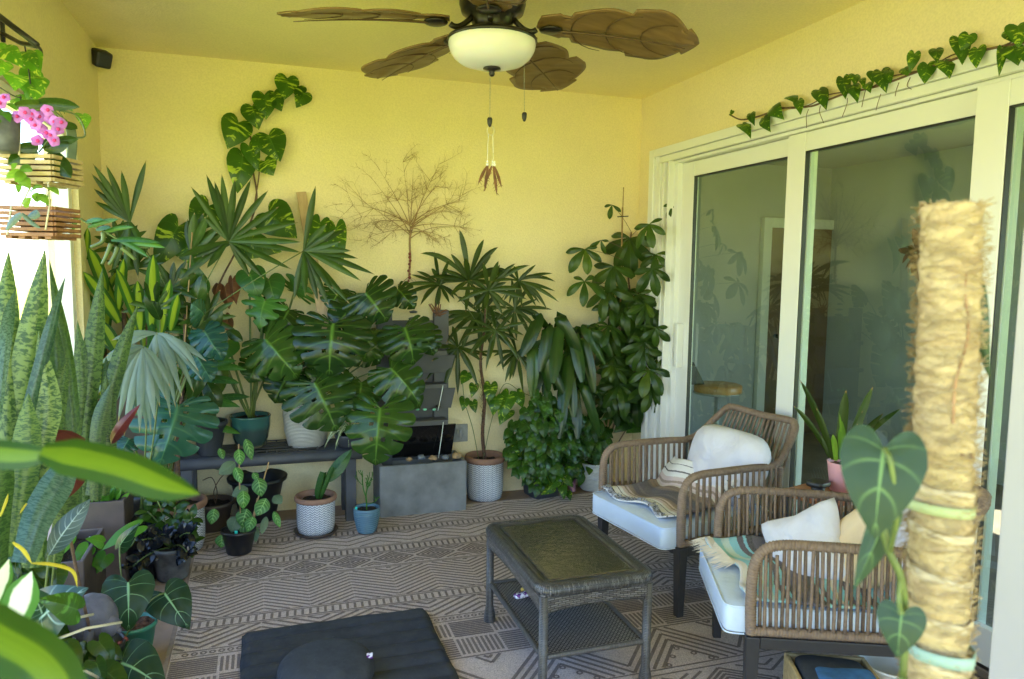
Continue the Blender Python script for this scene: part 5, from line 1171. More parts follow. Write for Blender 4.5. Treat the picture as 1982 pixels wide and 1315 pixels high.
# --- fan palms (one tall plant whose pot is the herringbone one at the left)
c = ground(343, 1077, .115); t = plant('fan_palm', 'tall fan palm with spiky dark green fans in a herringbone pot at the rug edge', c); Yp = c.y+.15
cyl_herr(t, c, .15, .285)
m = M(); ms = M(); msl = M(); tk = [c+V((.0, .02, .24)), aY(345, 860, Yp-.12), aY(356, 720, Yp), aY(359, 600, Yp)]
mt_ = M(); mt_.tube(catm(tk, 8), lambda i: .016-.0003*i+.003*noise.noise(V((i*2, 1, 0))), 10); build(mt_, 'trunk', G['fibre'], t)
fanp(m, (443, 467), [(399, 337), (429, 336), (486, 346), (520, 368), (369, 361), (578, 431), (586, 469), (586, 490), (565, 522), (483, 536), (512, 541), (375, 500), (340, 500), (345, 545), (400, 520), (395, 420), (540, 400), (415, 350), (455, 345)], 4.55, 13, .14, .05)
fanp(m, (370, 490), ring((370, 490), 75, 10, 100, 8), 4.65, 17, .1, .05)
fanp(m, (588, 486), [(611, 359), (633, 433), (650, 445), (694, 501), (726, 532), (681, 486), (677, 589), (654, 574), (616, 585), (591, 574), (569, 581), (660, 468), (636, 592), (700, 545), (670, 445), (645, 560)], 4.5, 13, .14, .05)
fanp(m, (251, 429), [(283, 310), (205, 319), (179, 316), (176, 335), (181, 365), (183, 390), (274, 470), (243, 543), (268, 540), (213, 540), (228, 500), (285, 500), (215, 345), (195, 460), (235, 330)], 4.55, 12, .12, .05)
for i, h in enumerate(((330, 560), (300, 600), (260, 520), (400, 620), (235, 480))): fanp(m, h, ring(h, 60, -30, 200, 9), 4.6+U(-.1, .1), 11, .1, .1)
build(m, 'fronds', G['Lpalm2'], t)
for h, Y in (((443, 467), 4.55), ((588, 486), 4.5), ((251, 429), 4.55), ((330, 560), 4.6), ((300, 600), 4.6), ((400, 620), 4.6)):
    H_ = aY(*h, Y); ms.tube(bez(tk[3]-V((0, 0, U(0, .1))), (tk[3]+H_)/2+V((0, 0, -.02)), H_, 8), .0035, 5)
build(ms, 'leaf_stalks', G['stem'], t)
# thin white-ish stake by it
m = M(); m.tube([aY(372, 450, 4.6), aY(362, 600, 4.55), aY(355, 700, 4.55)], .004, 6); build(m, 'stake', G['stake'], t)
# bird's nest of hanging monstera at left (blue green)
b0 = V((-.55, 4.25, 0)); t = plant('monstera', 'blue green monstera leaf with deep cuts leaning over the left end of the bench', V((-.55, 4.30, 0)))
m = M(); ms = M()
for b, tt, Y, w, h in (((345, 785), (315, 905), 4.05, 165, 1), ((300, 700), (260, 740), 4.3, 70, 0), ((395, 640), (430, 700), 4.4, 70, 0), ((380, 690), (410, 740), 4.35, 66, 0), ((395, 610), (370, 590), 4.5, 60, 0), ((250, 850), (235, 880), 4.1, 50, 0)):
    B = lp(m, b, tt, Y, w, Y-.06, holes=bool(h), up=.6, **MO); base = V((-.62, 4.35, .35)); ms.tube(bez(base, (base+B)/2+V((0, 0, .1)), B, 10), .006, 6)
build(m, 'leaves', leafmat('blue_green_monstera_leaf', (.014, .065, .05), (.025, .095, .07), (.12, .28, .12), .45, .2, .12), t); build(ms, 'leaf_stalks', G['stem'], t)
m = M(); conep_c = V((-.62, 4.36, .009)); conep(t, conep_c, .09, .11, .36, G['blackp'], .008)
# --- silvery drooping palm
c = V((-.62, 4.02, .009)); t = plant('silver_palm', 'silvery drooping fan palm fronds in front of the tall brown planter', c)
m = M(); ms = M()
fanp(m, (277, 672), [(192, 707), (186, 768), (213, 800), (240, 845), (283, 835), (310, 789), (292, 838), (210, 730), (260, 800), (330, 750), (205, 690), (198, 735), (200, 750), (228, 820), (270, 840), (300, 815), (322, 775), (235, 690)], 3.85, 15, .1, .22)
fanp(m, (304, 646), [(353, 771), (392, 737), (375, 760), (215, 660), (225, 690), (340, 790), (280, 740), (400, 700), (330, 720), (365, 700), (385, 720), (345, 730), (300, 700), (240, 660), (330, 810)], 3.95, 13, .1, .25)
build(m, 'fronds', G['Lsilver'], t)
for h, Y in (((277, 672), 3.85), ((304, 646), 3.95)): H_ = aY(*h, Y); ms.tube(bez(c+V((0, 0, .3)), H_+V((.03, 0, -.3)), H_, 10), .004, 6)
build(ms, 'leaf_stalks', G['stem'], t); conep(t, c, .07, .09, .30, G['blackp'], .006)
# --- peace lily like dark plants between the fan palm and the bench
c = V((-.60, 4.62, .009)); t = plant('peace_lily', 'dense dark peace lily leaves behind the trunk of the fan palm', c); conep(t, c, .08, .1, .3, G['blackp']); m = M(); ms = M(); md = M()
for b, tt, w in (((350, 640), (340, 560), 26), ((330, 700), (300, 640), 26), ((380, 600), (395, 530), 28), ((400, 650), (425, 600), 26), ((370, 660), (400, 720), 30), ((330, 600), (325, 520), 30), ((410, 620), (380, 690), 34), ((420, 690), (435, 760), 28), ((400, 740), (425, 790), 30), ((375, 560), (350, 520), 30), ((310, 620), (285, 560), 24), ((390, 700), (370, 780), 32), ((345, 720), (330, 790), 30), ((440, 640), (470, 660), 20), ((360, 740), (395, 800), 30)):
    B = lp(m, b, tt, 4.58+U(-.1, .1), w*1.1, shape=OVAL, up=.4); ms.tube(bez(c+V((U(-.04, .04), 0, .28)), (c+B)/2+V((0, 0, .25)), B, 8), .0035, 5)
for i in range(34):
    b = (U(290, 400), U(600, 860)); a = U(math.radians(10), math.radians(170)); L_ = U(60, 110); sp(md, b, (b[0]+math.cos(a)*L_, b[1]-math.sin(a)*L_*.6+U(-10, 50)), 4.64+U(-.08, .1), 16, None, .15, 'strap', .3)
for b, tt, w in (((385, 560), (372, 500), 44), ((362, 590), (352, 640), 50), ((370, 540), (400, 590), 50), ((345, 660), (372, 700), 40)): lp(md, b, tt, 4.66, w)
build(m, 'oval_leaves', G['Ldark'], t); build(md, 'strap_leaves', G['Lsnakee'] if False else G['Lmonb'], t); build(ms, 'leaf_stalks', G['stem'], t)
# --- tall brown planters
def sqpl(t, lo, hi, H, soil, mat=G['planter'], th=.018):
    m = M(); x0, y0 = lo; x1, y1 = hi
    m.box((x0, y0, .009), (x1, y0+th, H)); m.box((x0, y1-th, .009), (x1, y1, H)); m.box((x0, y0+th, .009), (x0+th, y1-th, H)); m.box((x1-th, y0+th, .009), (x1, y1-th, H)); build(m, 'planter_box', mat, t, smooth=False, bevel=.004)
    m = M(); m.grid(lambda u, v: V((x0+th+u*(x1-x0-2*th), y0+th+v*(y1-y0-2*th), soil+.012*noise.noise(V((u*9, v*9, 4))))), 16, 16); build(m, 'soil', G['soil'], t)
q = aZ(240, 969, .46); t = plant('planter', 'tall brown fibre planter with light green seedlings, its corner facing the rug', V((q.x-.1, q.y+.12, 0)), 'planter'); print('planterA', q)
sqpl(t, (-.86, q.y), (q.x, q.y+.27), .46, .42); m = M()
for i in range(46): p = V((U(-.82, q.x-.03), q.y+U(.03, .22), .42)); e = p+V((U(-.06, .06), U(-.08, .03), U(.04, .12))); leaf(m, p+(e-p)*.3, e, V((0, -.5, 1))+rv(.4), .8, OVAL, ns=7, nt_=2)
build(m, 'seedlings', G['Lbright'], t)
q2 = aY(268, 770, 4.60); t = plant('planter', 'tallest brown planter at the back, behind the silvery palm', V((-.75, 4.75, 0)), 'planter')
sqpl(t, (-.88, 4.60), (q2.x+.08, 4.90), q2.z, q2.z-.05)
m = M(); ms = M()       # yellow striped corn plant growing from it
corn = [((231, 625), (161, 526), 24), ((190, 610), (113, 528), 26), ((272, 640), (266, 543), 24), ((293, 640), (297, 492), 26), ((205, 565), (172, 480), 24), ((170, 695), (75, 655), 22), ((165, 720), (97, 682), 25), ((240, 700), (195, 620), 24), ((330, 640), (345, 570), 18), ((225, 680), (120, 600), 22), ((265, 620), (225, 520), 20), ((310, 650), (330, 540), 22), ((180, 500), (140, 497), 12), ((200, 740), (110, 735), 22), ((220, 760), (140, 770), 22), ((230, 600), (240, 500), 20), ((270, 720), (300, 760), 22), ((260, 730), (330, 700), 22), ((165, 520), (170, 440), 14)]
for b, tt, w in corn: sp(m, b, tt, 4.55, w, 4.45+U(-.12, .1), .1, 'strap', .3, up=.2)
for i in range(26):
    b = (U(180, 300), U(580, 740)); a = U(math.radians(10), math.radians(170)); tt = (b[0]+math.cos(a)*125, b[1]-math.sin(a)*95+U(0, 60)); sp(m, b, tt, 4.72, 17, 4.68+U(-.1, .1), .12, 'strap', .3)
for x_ in (200, 240, 285): ms.tube([V((aY(x_, 700, 4.72).x, 4.74, q2.z-.06)), aY(x_, 600, 4.72)], .012, 8)
build(m, 'leaves', G['Lcorn'], t); build(ms, 'canes', G['bstem'], t)
q = aZ(202, 1021, .37); t = plant('planter', 'lower dark brown planter with a white label, left of the black leaved plant', V((q.x-.1, q.y+.1, 0)), 'planter'); print('planterB', q)
sqpl(t, (-.88, q.y-.42), (q.x-.0, q.y), .37, .33); m = M(); lb = aY(183, 1052, q.y-.03); m.box((lb.x-.022, lb.y-.003, lb.z-.035), (lb.x+.022, lb.y, lb.z+.035)); build(m, 'white_label', G['papr'], t, smooth=False, bevel=.004)
m = M(); ms = M()
for b, tt, w in (((170, 1060), (140, 1090), 34), ((200, 1050), (165, 1045), 30), ((205, 1075), (185, 1110), 34), ((185, 1080), (200, 1105), 28), ((120, 1110), (75, 1155), 60), ((130, 1040), (110, 1080), 34), ((265, 1020), (195, 1065), 34), ((100, 1080), (80, 1120), 30)): B = lp(m, b, tt, q.y-.25, w, up=.7); ms.tube(bez(V((B.x-.04, B.y+.05, .33)), B+V((0, .03, -.06)), B, 6), .003, 5)
build(m, 'leaves', G['Lbright'], t); build(ms, 'stems', G['stem'], t)
# --- snake plants at the left
c = V((-.70, 2.62, .009)); t = plant('snake_plant', 'tall mottled snake plant with wide pale banded blades at the left edge', c)
conep(t, c, .10, .14, .2, G['blackp'], .01)
m = M(); md = M(); me_ = M()
def blade(mm, pts, w, Y0, Y1, tw=0, up=0):
    n_ = len(pts); P_ = [aY(p[0], p[1], Y0+(Y1-Y0)*i/(n_-1)) for i, p in enumerate(pts)]; strap(mm, catm(P_, 6), pxw(P_[0], w*.88), facing(P_[0], up, .25), 'snake', .5, tw)
for pts, w, Y0, Y1, tw in (([(10, 1000), (12, 800), (15, 620), (17, 484)], 52, 2.45, 2.6, .2), ([(15, 1080), (35, 850), (62, 660), (88, 479)], 62, 2.5, 2.55, -.2), ([(60, 1100), (75, 880), (92, 780), (75, 640)], 60, 2.4, 2.5, .2), ([(-20, 1000), (-15, 800), (-5, 640), (-8, 540)], 50, 2.5, 2.6, .2), ([(35, 1050), (50, 900), (55, 760)], 58, 2.35, 2.4, 0)): blade(m, pts, w, Y0, Y1, tw)
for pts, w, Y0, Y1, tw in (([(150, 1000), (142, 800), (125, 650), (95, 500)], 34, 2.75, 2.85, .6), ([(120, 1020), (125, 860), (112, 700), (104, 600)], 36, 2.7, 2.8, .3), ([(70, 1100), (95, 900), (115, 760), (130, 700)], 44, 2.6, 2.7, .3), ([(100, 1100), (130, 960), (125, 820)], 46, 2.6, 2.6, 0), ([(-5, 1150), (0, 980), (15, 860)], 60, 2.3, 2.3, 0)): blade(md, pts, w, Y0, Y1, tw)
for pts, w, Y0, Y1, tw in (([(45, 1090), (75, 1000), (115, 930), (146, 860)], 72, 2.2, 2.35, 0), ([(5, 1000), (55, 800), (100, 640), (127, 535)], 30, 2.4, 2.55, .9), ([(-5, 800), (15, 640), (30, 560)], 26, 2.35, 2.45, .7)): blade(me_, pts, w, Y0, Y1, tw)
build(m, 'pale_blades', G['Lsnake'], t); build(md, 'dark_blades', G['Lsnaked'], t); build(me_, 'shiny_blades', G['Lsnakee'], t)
c = V((-.82, 3.15, .009)); t = plant('snake_plant', 'dark green snake plant blades standing before the silvery palm', c); conep(t, c, .055, .07, .2, G['blackp'], .006)
m = M()
for pts, w, Y0, Y1, tw in (([(160, 980), (168, 800), (185, 660), (199, 517)], 44, 3.3, 3.4, .3), ([(175, 960), (200, 820), (235, 690), (268, 589)], 36, 3.3, 3.45, .5), ([(140, 960), (150, 850), (160, 740), (150, 620)], 40, 3.3, 3.35, .2), ([(200, 960), (210, 860), (205, 720)], 40, 3.3, 3.35, .2), ([(130, 980), (140, 830), (175, 640)], 38, 3.4, 3.45, .4), ([(185, 970), (190, 830), (215, 740)], 36, 3.25, 3.3, -.3), ([(110, 960), (100, 820), (90, 700)], 40, 3.3, 3.4, -.3), ([(215, 900), (212, 780), (205, 690)], 30, 3.4, 3.45, 0)): blade(m, pts, w, Y0, Y1, tw)
build(m, 'blades', G['Lsnaked'], t)
m = M()
for pts, w in (([(52, 975), (45, 985), (38, 995)], 5), ([(0, 1000), (10, 975), (16, 955)], 6)): blade(m, pts, w, 2.2, 2.25)
build(m, 'dry_tips', G['Lyel'], t)
# --- burgundy rubber plant
c = V((-.62, 2.95, .009)); t = plant('rubber_plant', 'burgundy leaved rubber plant between the snake plants', c); conep(t, c, .08, .10, .2, G['blackp']); m = M(); ms = M()
ms.tube(catm([c+V((0, 0, .18)), aY(130, 1000, 2.75), aY(150, 900, 2.7)], 5), .006, 6)
for b, tt, w, f_ in (((165, 850), (40, 880), 60, .3), ((160, 905), (130, 960), 30, .3), ((215, 860), (256, 785), 22, .9), ((165, 870), (60, 840), 40, .3)): lp(m, b, tt, 2.6, w, 2.5, OVAL, fold=f_)
build(m, 'leaves', G['Lburg'], t); build(ms, 'stem', G['bstem'], t)
# --- calathea with silver stripes
c = V((-.60, 2.55, .35)); t = plant('calathea', 'silver striped calathea leaf leaning out beside the snake plant', c, 'plant'); m = M(); ms = M()
for b, tt, w in (((95, 1075), (168, 968), 44), ((110, 1040), (125, 1010), 24)): B = lp(m, b, tt, 2.3, w, 2.3, LANCE, fold=.2); ms.tube(bez(B+V((-.05, .05, -.35)), B+V((-.02, 0, -.15)), B, 6), .003, 5)
build(m, 'leaves', G['Lsilv'], t); build(ms, 'stems', G['stem'], t)
# --- zz raven plant in mottled grey pot
c = ground(335, 1128, .085); t = plant('raven_plant', 'black leaved raven plant in a mottled grey pot by the rug corner', c)
conep(t, c, .075, .10, .17, G['greyp'], .006); m = M(); mg = M(); ms = M()
def zz(mm, c0, tip, n_, L, Y=None):
    P_ = bez(c0, (c0+tip)/2+V((0, 0, .05)), tip, n_); ms.tube(P_, .004, 6)
    for i in range(2, len(P_)):
        for sgn in (-1, 1):
            d_ = (P_[i]-P_[i-1]).normalized(); s_ = d_.cross(V((0, -1, .4))).normalized()*sgn; T = P_[i]+(s_+d_*.7+rv(.25)).normalized()*L*U(.8, 1.1); leaf(mm, P_[i], T, V((0, -.6, 1))+rv(.4), 1.15, OVAL, ns=7, nt_=2, fold=.1)
for i in range(15): a = i*.63; zz(m, c+V((0, 0, .15)), c+V((math.cos(a)*U(.08, .2)-.05, math.sin(a)*.12-.08, U(.13, .30))), 6, .066)
for tx, ty in ((398, 998), (392, 1020), (330, 965), (365, 975), (310, 985), (395, 1045)): zz(mg, c+V((0, 0, .15)), aY(tx-25, ty+5, c.y-.05), 5, .072)
build(m, 'black_leaves', G['Lraven'], t); build(mg, 'green_leaves', G['Ldark'], t); build(ms, 'stems', G['stem'], t)
# --- anthurium in green pot
c = ground(262, 1280, .06); t = plant('anthurium', 'velvet heart leaved anthurium with white veins in a small green pot', c); conep(t, c, .062, .082, .14, G['green'], .005, .88, 'bark'); m = M(); ms = M(); Yp = c.y
for b, tt, w, Y in (((248, 1128), (252, 1224), 94, Yp-.02), ((318, 1148), (362, 1222), 84, Yp+.05), ((235, 1283), (330, 1330), 110, Yp-.35)):
    B = lp(m, b, tt, Y, w, Y-.07, up=.4, jit=.05, fold=.08, wav=.02, ns=18, nt_=6); ms.tube(bez(c+V((0, 0, .12)), (c+V((0, 0, .12))+B)/2+V((-.02, -.02, .05)), B, 8), .0035, 6)
lp(m, (230, 1060), (265, 1010), Yp+.05, 30, fold=.5); 
ms.tube(bez(c+V((0, 0, .12)), aY(228, 1130, Yp), aY(232, 1050, Yp+.05), 8), .0035, 6)
build(m, 'leaves', G['Lanth'], t); build(ms, 'stems', G['stem'], t)
# --- alocasia, white centred and lime leaves in the lower left corner
c = V((-.66, 2.2, .009)); t = plant('alocasia', 'dark alocasia with broad white veins in the lower left corner', c); conep(t, c, .07, .09, .16, G['blackp']); m = M(); ms = M()
for b, tt, w, Y in (((75, 1200), (172, 1140), 110, 2.0), ((82, 1190), (55, 1130), 60, 2.0), ((60, 1230), (20, 1260), 70, 1.95)): B = lp(m, b, tt, Y, w, Y-.03, up=.5, jit=.05, ns=16, nt_=5); ms.tube(bez(c+V((0, 0, .24)), (c+B)/2+V((0, 0, .25)), B, 8), .005, 6)
build(m, 'leaves', G['Laloc'], t); build(ms, 'stems', G['stem'], t)
c = V((-.52, 1.75, .009)); t = plant('variegated_shrub', 'white centred variegated leaves with green edges at the lower left edge', c); conep(t, c, .07, .09, .2, G['blackp']); m = M(); ms = M(); mgn = M()
for b, tt, w in (((8, 1240), (62, 1106), 62), ((-25, 1200), (18, 1082), 40)): sp(m, b, tt, 1.55, w, 1.5, .0, 'snake', .15, up=.1)
for b, tt, w in (((30, 1290), (-10, 1240), 60), ((60, 1310), (120, 1270), 40), ((100, 1330), (60, 1250), 60), ((150, 1180), (75, 1160), 60), ((20, 1330), (70, 1290), 50)): lp(mgn, b, tt, 1.9, w, up=.6)
ms.tube([c+V((0, 0, .25)), aY(20, 1205, 1.6)], .006, 6); build(m, 'leaves', G['Lwhite'], t); build(mgn, 'lower_leaves', G['Lpothd'], t); build(ms, 'stem', G['stem'], t)
m = M()
for pts, w in (([(62, 1090), (100, 1092), (140, 1105), (150, 1138)], 12), ([(25, 1050), (45, 1065), (62, 1092)], 12)):
    P_ = [aY(p[0], p[1], 1.9) for p in pts]; strap(m, catm(P_, 5), .009, V((0, -.6, 1)), 'strap', .3)
build(m, 'yellow_leaves', G['Lyel'], t)
m = M()
for a, b in (((90, 1245), (235, 1205)), ((85, 1225), (180, 1190)), ((140, 1300), (190, 1312))): m.tube([aY(*a, 2.0), (aY(*a, 2.0)+aY(*b, 2.2))/2+V((0, 0, .01)), aY(*b, 2.2)], .0035, 6)
tag(build(m, 'dry_stalks', G['rope']), 'pale dry stalks lying across the grey stone figure', 'stalk')
# foreground leaves (close to the lens)
c = V((-.50, .62, .009)); t = plant('lime_dracaena', 'lime striped dracaena whose blurred leaves reach in from the left foreground', c); conep(t, c, .12, .15, .3, G['blackp'])
m = M(); ms = M()
def fgl(pts, w, nrm, D, prof='strap', fo=.18):
    P_ = [aD(p[0], p[1], p[2]) for p in pts]; strap(m, catm(P_, 8), w*D/FPX, nrm, prof, fo)
fgl([(-160, 850, .66), (-60, 872, .66), (30, 882, .665), (118, 880, .67)], 58, V((.05, -.85, .3)), .66)
fgl([(80, 872, .665), (150, 884, .67), (235, 905, .68), (320, 938, .69), (388, 957, .70)], 82, V((0.0, -.75, .7)), .66)
fgl([(-120, 1165, .60), (-10, 1232, .60), (70, 1280, .60), (125, 1350, .60), (150, 1440, .6)], 112, V((.35, -.8, .5)), .6)
build(m, 'leaves', G['Lfg'], t); ms.tube(catm([c+V((0, 0, .25)), aD(-260, 1100, .66), aD(-170, 825, .66)], 5), .012, 8); build(ms, 'cane', G['bstem'], t)
# filler foliage low in the left corner
c = V((-.74, 2.45, .009)); t = plant('creeping_fig', 'low dark leafy plants filling the floor under the snake plants', c, 'ground plant'); m = M(); ms = M()
for cx, cy, cz, rx, rz, n_ in ((-.62, 2.35, .30, .2, .16, 90), (-.72, 2.0, .42, .14, .2, 60), (-.66, 2.75, .2, .16, .14, 60), (-.56, 2.15, .16, .16, .14, 60), (-.82, 2.95, .35, .1, .3, 120), (-.80, 2.6, .3, .1, .25, 90)): bush(m, ms, cx, cy, cz, rx, .2, rz, n_, .06, .11, c+V((0, 0, .02)))
build(m, 'leaves', G['Ldark'], t); build(ms, 'stems', G['stem'], t)
# --- stone figure, curled up asleep
c = aZ(185, 1255, .17); t = thing('stone_figure', 'lavender grey stone figure bowed forward with red beads, below the alocasia leaf', 'statue', V((c.x, c.y, 0)))
bx = aY(180, 1195, c.y); m = M()
m.ball(bx, .088, 28, 18, (.95, .8, 1.0), .12); build(m, 'body', G['stonebud'], t)
m = M(); m.ball(bx+V((.055, -.03, -.028)), .042, 22, 16, (1, .9, .95), .1); m.ball(bx+V((.09, -.04, -.045)), .012, 12, 8); m.tube(catm([bx+V((-.0, -.06, -.02)), bx+V((.0, -.075, -.065)), bx+V((.04, -.075, -.085)), bx+V((.08, -.06, -.075))], 6), lambda i: .018-.0004*i, 10); build(m, 'head_and_arms', G['stonebud'], t)
m = M()
for i in range(22): a = math.pi+i*.15; m.ball(bx+V((.02+math.cos(a)*.09, -.02+math.sin(a)*.07, -.095+.004*(i % 3))), .0095, 8, 6)
for i in range(14): a = math.pi*1.1+i*.17; m.ball(bx+V((.02+math.cos(a)*.085, -.03+math.sin(a)*.07, -.108)), .0095, 8, 6)
build(m, 'bead_string', G['beads'], t)
m = M(); m.lathe([(.07, 0), (.10, .02), (.10, bx.z-.11), (.06, bx.z-.085)], (bx.x, bx.y, .009), 24); build(m, 'plinth', G['slate'], t)
# --- hanging corner at the left
ax_ = -.72
br = aX(5, 70, -.88); t = thing('wall_bracket', 'black iron plant bracket on the upper left wall', 'bracket', br)
m = M(); e = aX(72, 90, -.70); w0 = aX(5, 65, -.895); w1 = aX(0, 30, -.895)
m.tube([V((w0.x, w0.y, w0.z-.0)), aX(40, 84, -.8), e], .008, 8); m.tube([aX(-30, 10, -.88), e+V((.0, 0, .004))], .010, 8); m.tube([w0+V((0, 0, .05)), w0-V((0, 0, .03))], .009, 8); m.tube(catm([e, e+V((.01, 0, -.01)), e+V((.012, 0, -.03))], 4), .005, 6); build(m, 'bracket_arm', G['blackp'], t)
hY = e.y; t = plant('hanging_pothos', 'yellow green pothos hanging from the iron bracket at the top left', e, 'hanging plant')
m = M(); ms = M(); Yh = hY-.05
ms.tube(catm([aY(48, 90, Yh), aY(56, 140, Yh), aY(62, 190, Yh)], 5), .0025, 5); ms.tube([aY(40, 185, Yh), aY(38, 330, Yh)], .002, 5); ms.tube(catm([aY(0, 170, Yh), aY(25, 185, Yh), aY(42, 190, Yh)], 5), .002, 5); build(ms, 'wire_hanger', G['wire'], t)
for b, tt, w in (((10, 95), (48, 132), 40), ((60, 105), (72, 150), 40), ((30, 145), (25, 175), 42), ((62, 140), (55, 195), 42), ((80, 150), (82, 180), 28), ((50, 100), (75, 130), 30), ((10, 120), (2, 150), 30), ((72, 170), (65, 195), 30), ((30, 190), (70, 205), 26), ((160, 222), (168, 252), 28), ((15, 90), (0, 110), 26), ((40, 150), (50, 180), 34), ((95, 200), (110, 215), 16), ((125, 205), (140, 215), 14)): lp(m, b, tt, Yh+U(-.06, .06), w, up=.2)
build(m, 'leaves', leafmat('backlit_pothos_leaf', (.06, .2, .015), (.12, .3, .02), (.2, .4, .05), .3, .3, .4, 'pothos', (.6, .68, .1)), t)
ms = M(); ms.tube(catm([aY(70, 195, Yh), aY(110, 212, Yh), aY(150, 225, Yh), aY(165, 262, Yh), aY(140, 268, Yh)], 6), .003, 5); ms.tube(catm([aY(60, 190, Yh), aY(95, 208, Yh), aY(130, 235, Yh)], 6), .0025, 5)
for i in range(14): p = aY(U(60, 130), U(190, 215), Yh); ms.tube([p, p+V((U(-.03, .03), 0, -U(.01, .05)))], .0015, 4)
build(ms, 'vines', G['stem'], t)
def slatbox(name, label, c, wx, wy, h, mat, n_=4, rot=.3):
    t = thing(name, label, 'basket', c, 'slatted orchid baskets'); mt = Matrix.Translation(c) @ Matrix.Rotation(rot, 4, 'Z')
    m = M()
    for i in range(n_):
        z0 = -h/2+i*h/n_*1.02; z1 = z0+h/n_*.72
        for s_ in (-1, 1): m.box((-wx/2, s_*wy/2-.006, z0), (wx/2, s_*wy/2+.006, z1), mt)
        z0 += .001
        for s_ in (-1, 1): m.box((s_*wx/2-.006, -wy/2, z0), (s_*wx/2+.006, wy/2, z1), mt)
    for i in range(4): m.box((-wx/2+.01+i*wx/4, -wy/2, -h/2-.008), (-wx/2+.03+i*wx/4, wy/2, -h/2), mt)
    build(m, 'slats', mat, t, smooth=False, bevel=.001)
    m = M(); m.ball(c+V((0, 0, -.005)), 1, 20, 10, (wx*.44, wy*.44, h*.40), .3); build(m, 'bark_fill', G['bark'], t); return t, mt
HY = aX(82, 330, -.66).y; cb = aY(82, 330, HY); t1, mt1 = slatbox('orchid_basket', 'pale slatted wooden basket holding the pink orchid', cb, .16, .15, .085, G['slaty'], 5, -.35)
cb2 = aY(80, 430, HY); t2, mt2 = slatbox('orchid_basket', 'reddish brown slatted wooden basket hanging lowest at the left', cb2, .16, .14, .095, G['slat'], 6, -.30)
for a, b in (((22, 400), (14, 455)), ((98, 385), (88, 445)), ((92, 345), (97, 400)), ((60, 360), (40, 400)), ((38, 240), (37, 300))): m = M(); m.tube([aY(*a, HY-.09), aY(*b, HY-.10)], .0028, 5); build(m, 'cord', G['rope'], t2)
t = plant('pink_orchid', 'orchid with a spray of pink blossoms and broad dark leaves in the pale basket', cb+V((0, 0, .05)), 'orchid'); m = M(); ms = M()
for b, tt, w in (((72, 292), (15, 318), 20), ((85, 285), (152, 270), 14), ((90, 298), (138, 345), 24), ((75, 285), (30, 290), 14), ((82, 285), (135, 280), 22), ((60, 205), (155, 208), 17), ((90, 205), (20, 208), 14), ((120, 240), (150, 250), 12)): sp(m, b, tt, HY-.06, w*1.5, HY-.08, .12, 'strap', .25)
build(m, 'leaves', G['Ldark'], t)
ms.tube(catm([aY(75, 295, HY-.05), aY(100, 265, HY-.1), aY(115, 245, HY-.12), aY(100, 215, HY-.12), aY(50, 215, HY-.12)], 6), .003, 6); build(ms, 'flower_spike', G['stem'], t)
m = M(); mc = M()
for (x_, y_) in ((34, 226), (48, 218), (62, 222), (76, 226), (92, 214), (98, 230), (106, 236), (80, 250), (88, 258), (72, 272), (104, 272), (98, 262), (68, 242), (112, 250), (0, 200), (8, 190), (60, 232), (118, 238)):
    p = aY(x_, y_, HY-.13+U(-.02, .02)); R_ = pxw(p, 12.5); ax = (facing(p, .1, .5)); e1 = ax.orthogonal().normalized(); e2 = ax.cross(e1); a0 = U(0, 1)
    for i in range(5):
        a = a0+i*1.2566; d_ = e1*math.cos(a)+e2*math.sin(a); leaf(m, p, p+d_*R_, ax, 2.3, OVAL, arch=.1, ns=6, nt_=2)
    mc.ball(p+ax*.004, R_*.28, 8, 6)
build(m, 'petals', G['orchid'], t); build(mc, 'lips', G['orchidc'], t)
t = plant('basket_seedling', 'thin lime green seedling between the two slatted baskets', cb2+V((0, 0, .06)), 'plant'); m = M(); ms = M()
for b, tt, w in (((45, 330), (15, 345), 12), ((30, 325), (22, 318), 10), ((40, 322), (60, 332), 12), ((40, 345), (60, 362), 14), ((40, 370), (30, 360), 10), ((60, 370), (80, 360), 10), ((95, 362), (110, 375), 10), ((70, 375), (95, 395), 12), ((45, 400), (60, 385), 10), ((80, 385), (60, 378), 12), ((48, 335), (30, 350), 14)): lp(m, b, tt, HY-.1, w*1.6, shape=OVAL)
for a, b in (((95, 400), (60, 370)), ((60, 372), (40, 325)), ((90, 398), (95, 362))): ms.tube([aY(*a, HY-.08), aY(*b, HY-.1)], .0018, 4)
build(m, 'leaves', G['Lthin'], t); build(ms, 'stems', G['stem'], t)
t = plant('basket_succulent', 'pale blue green stubby leaf hanging over the front of the reddish basket', aY(45, 425, HY-.1), 'plant'); m = M()
for pts, w in (([(40, 413), (25, 425), (10, 448)], 12), ([(55, 420), (68, 412), (74, 408)], 15), ([(42, 413), (60, 430), (80, 443)], 7)): P_ = [aY(p[0], p[1], HY-.13) for p in pts]; strap(m, catm(P_, 5), pxw(P_[0], w*1.2), V((0, -1, .5)), 'strap', .6)
build(m, 'leaves', G['Lsilver'], t)
t = plant('hanging_tub', 'smoky grey hanging tub cropped by the left edge beside the orchid', aY(5, 260, HY), 'hanging pot'); c = aY(2, 262, HY-.1)
m = M(); m.lathe([(.035, -.05), (.045, -.045), (.052, .05), (.048, .05)], c, 24); build(m, 'tub', G['greyp'], t); m = M()
for b, tt, w in (((8, 215), (22, 235), 16), ((0, 210), (-6, 240), 20), ((14, 200), (30, 215), 12)): lp(m, b, tt, HY-.12, w, shape=OVAL)
build(m, 'leaves', G['Lbright'], t)
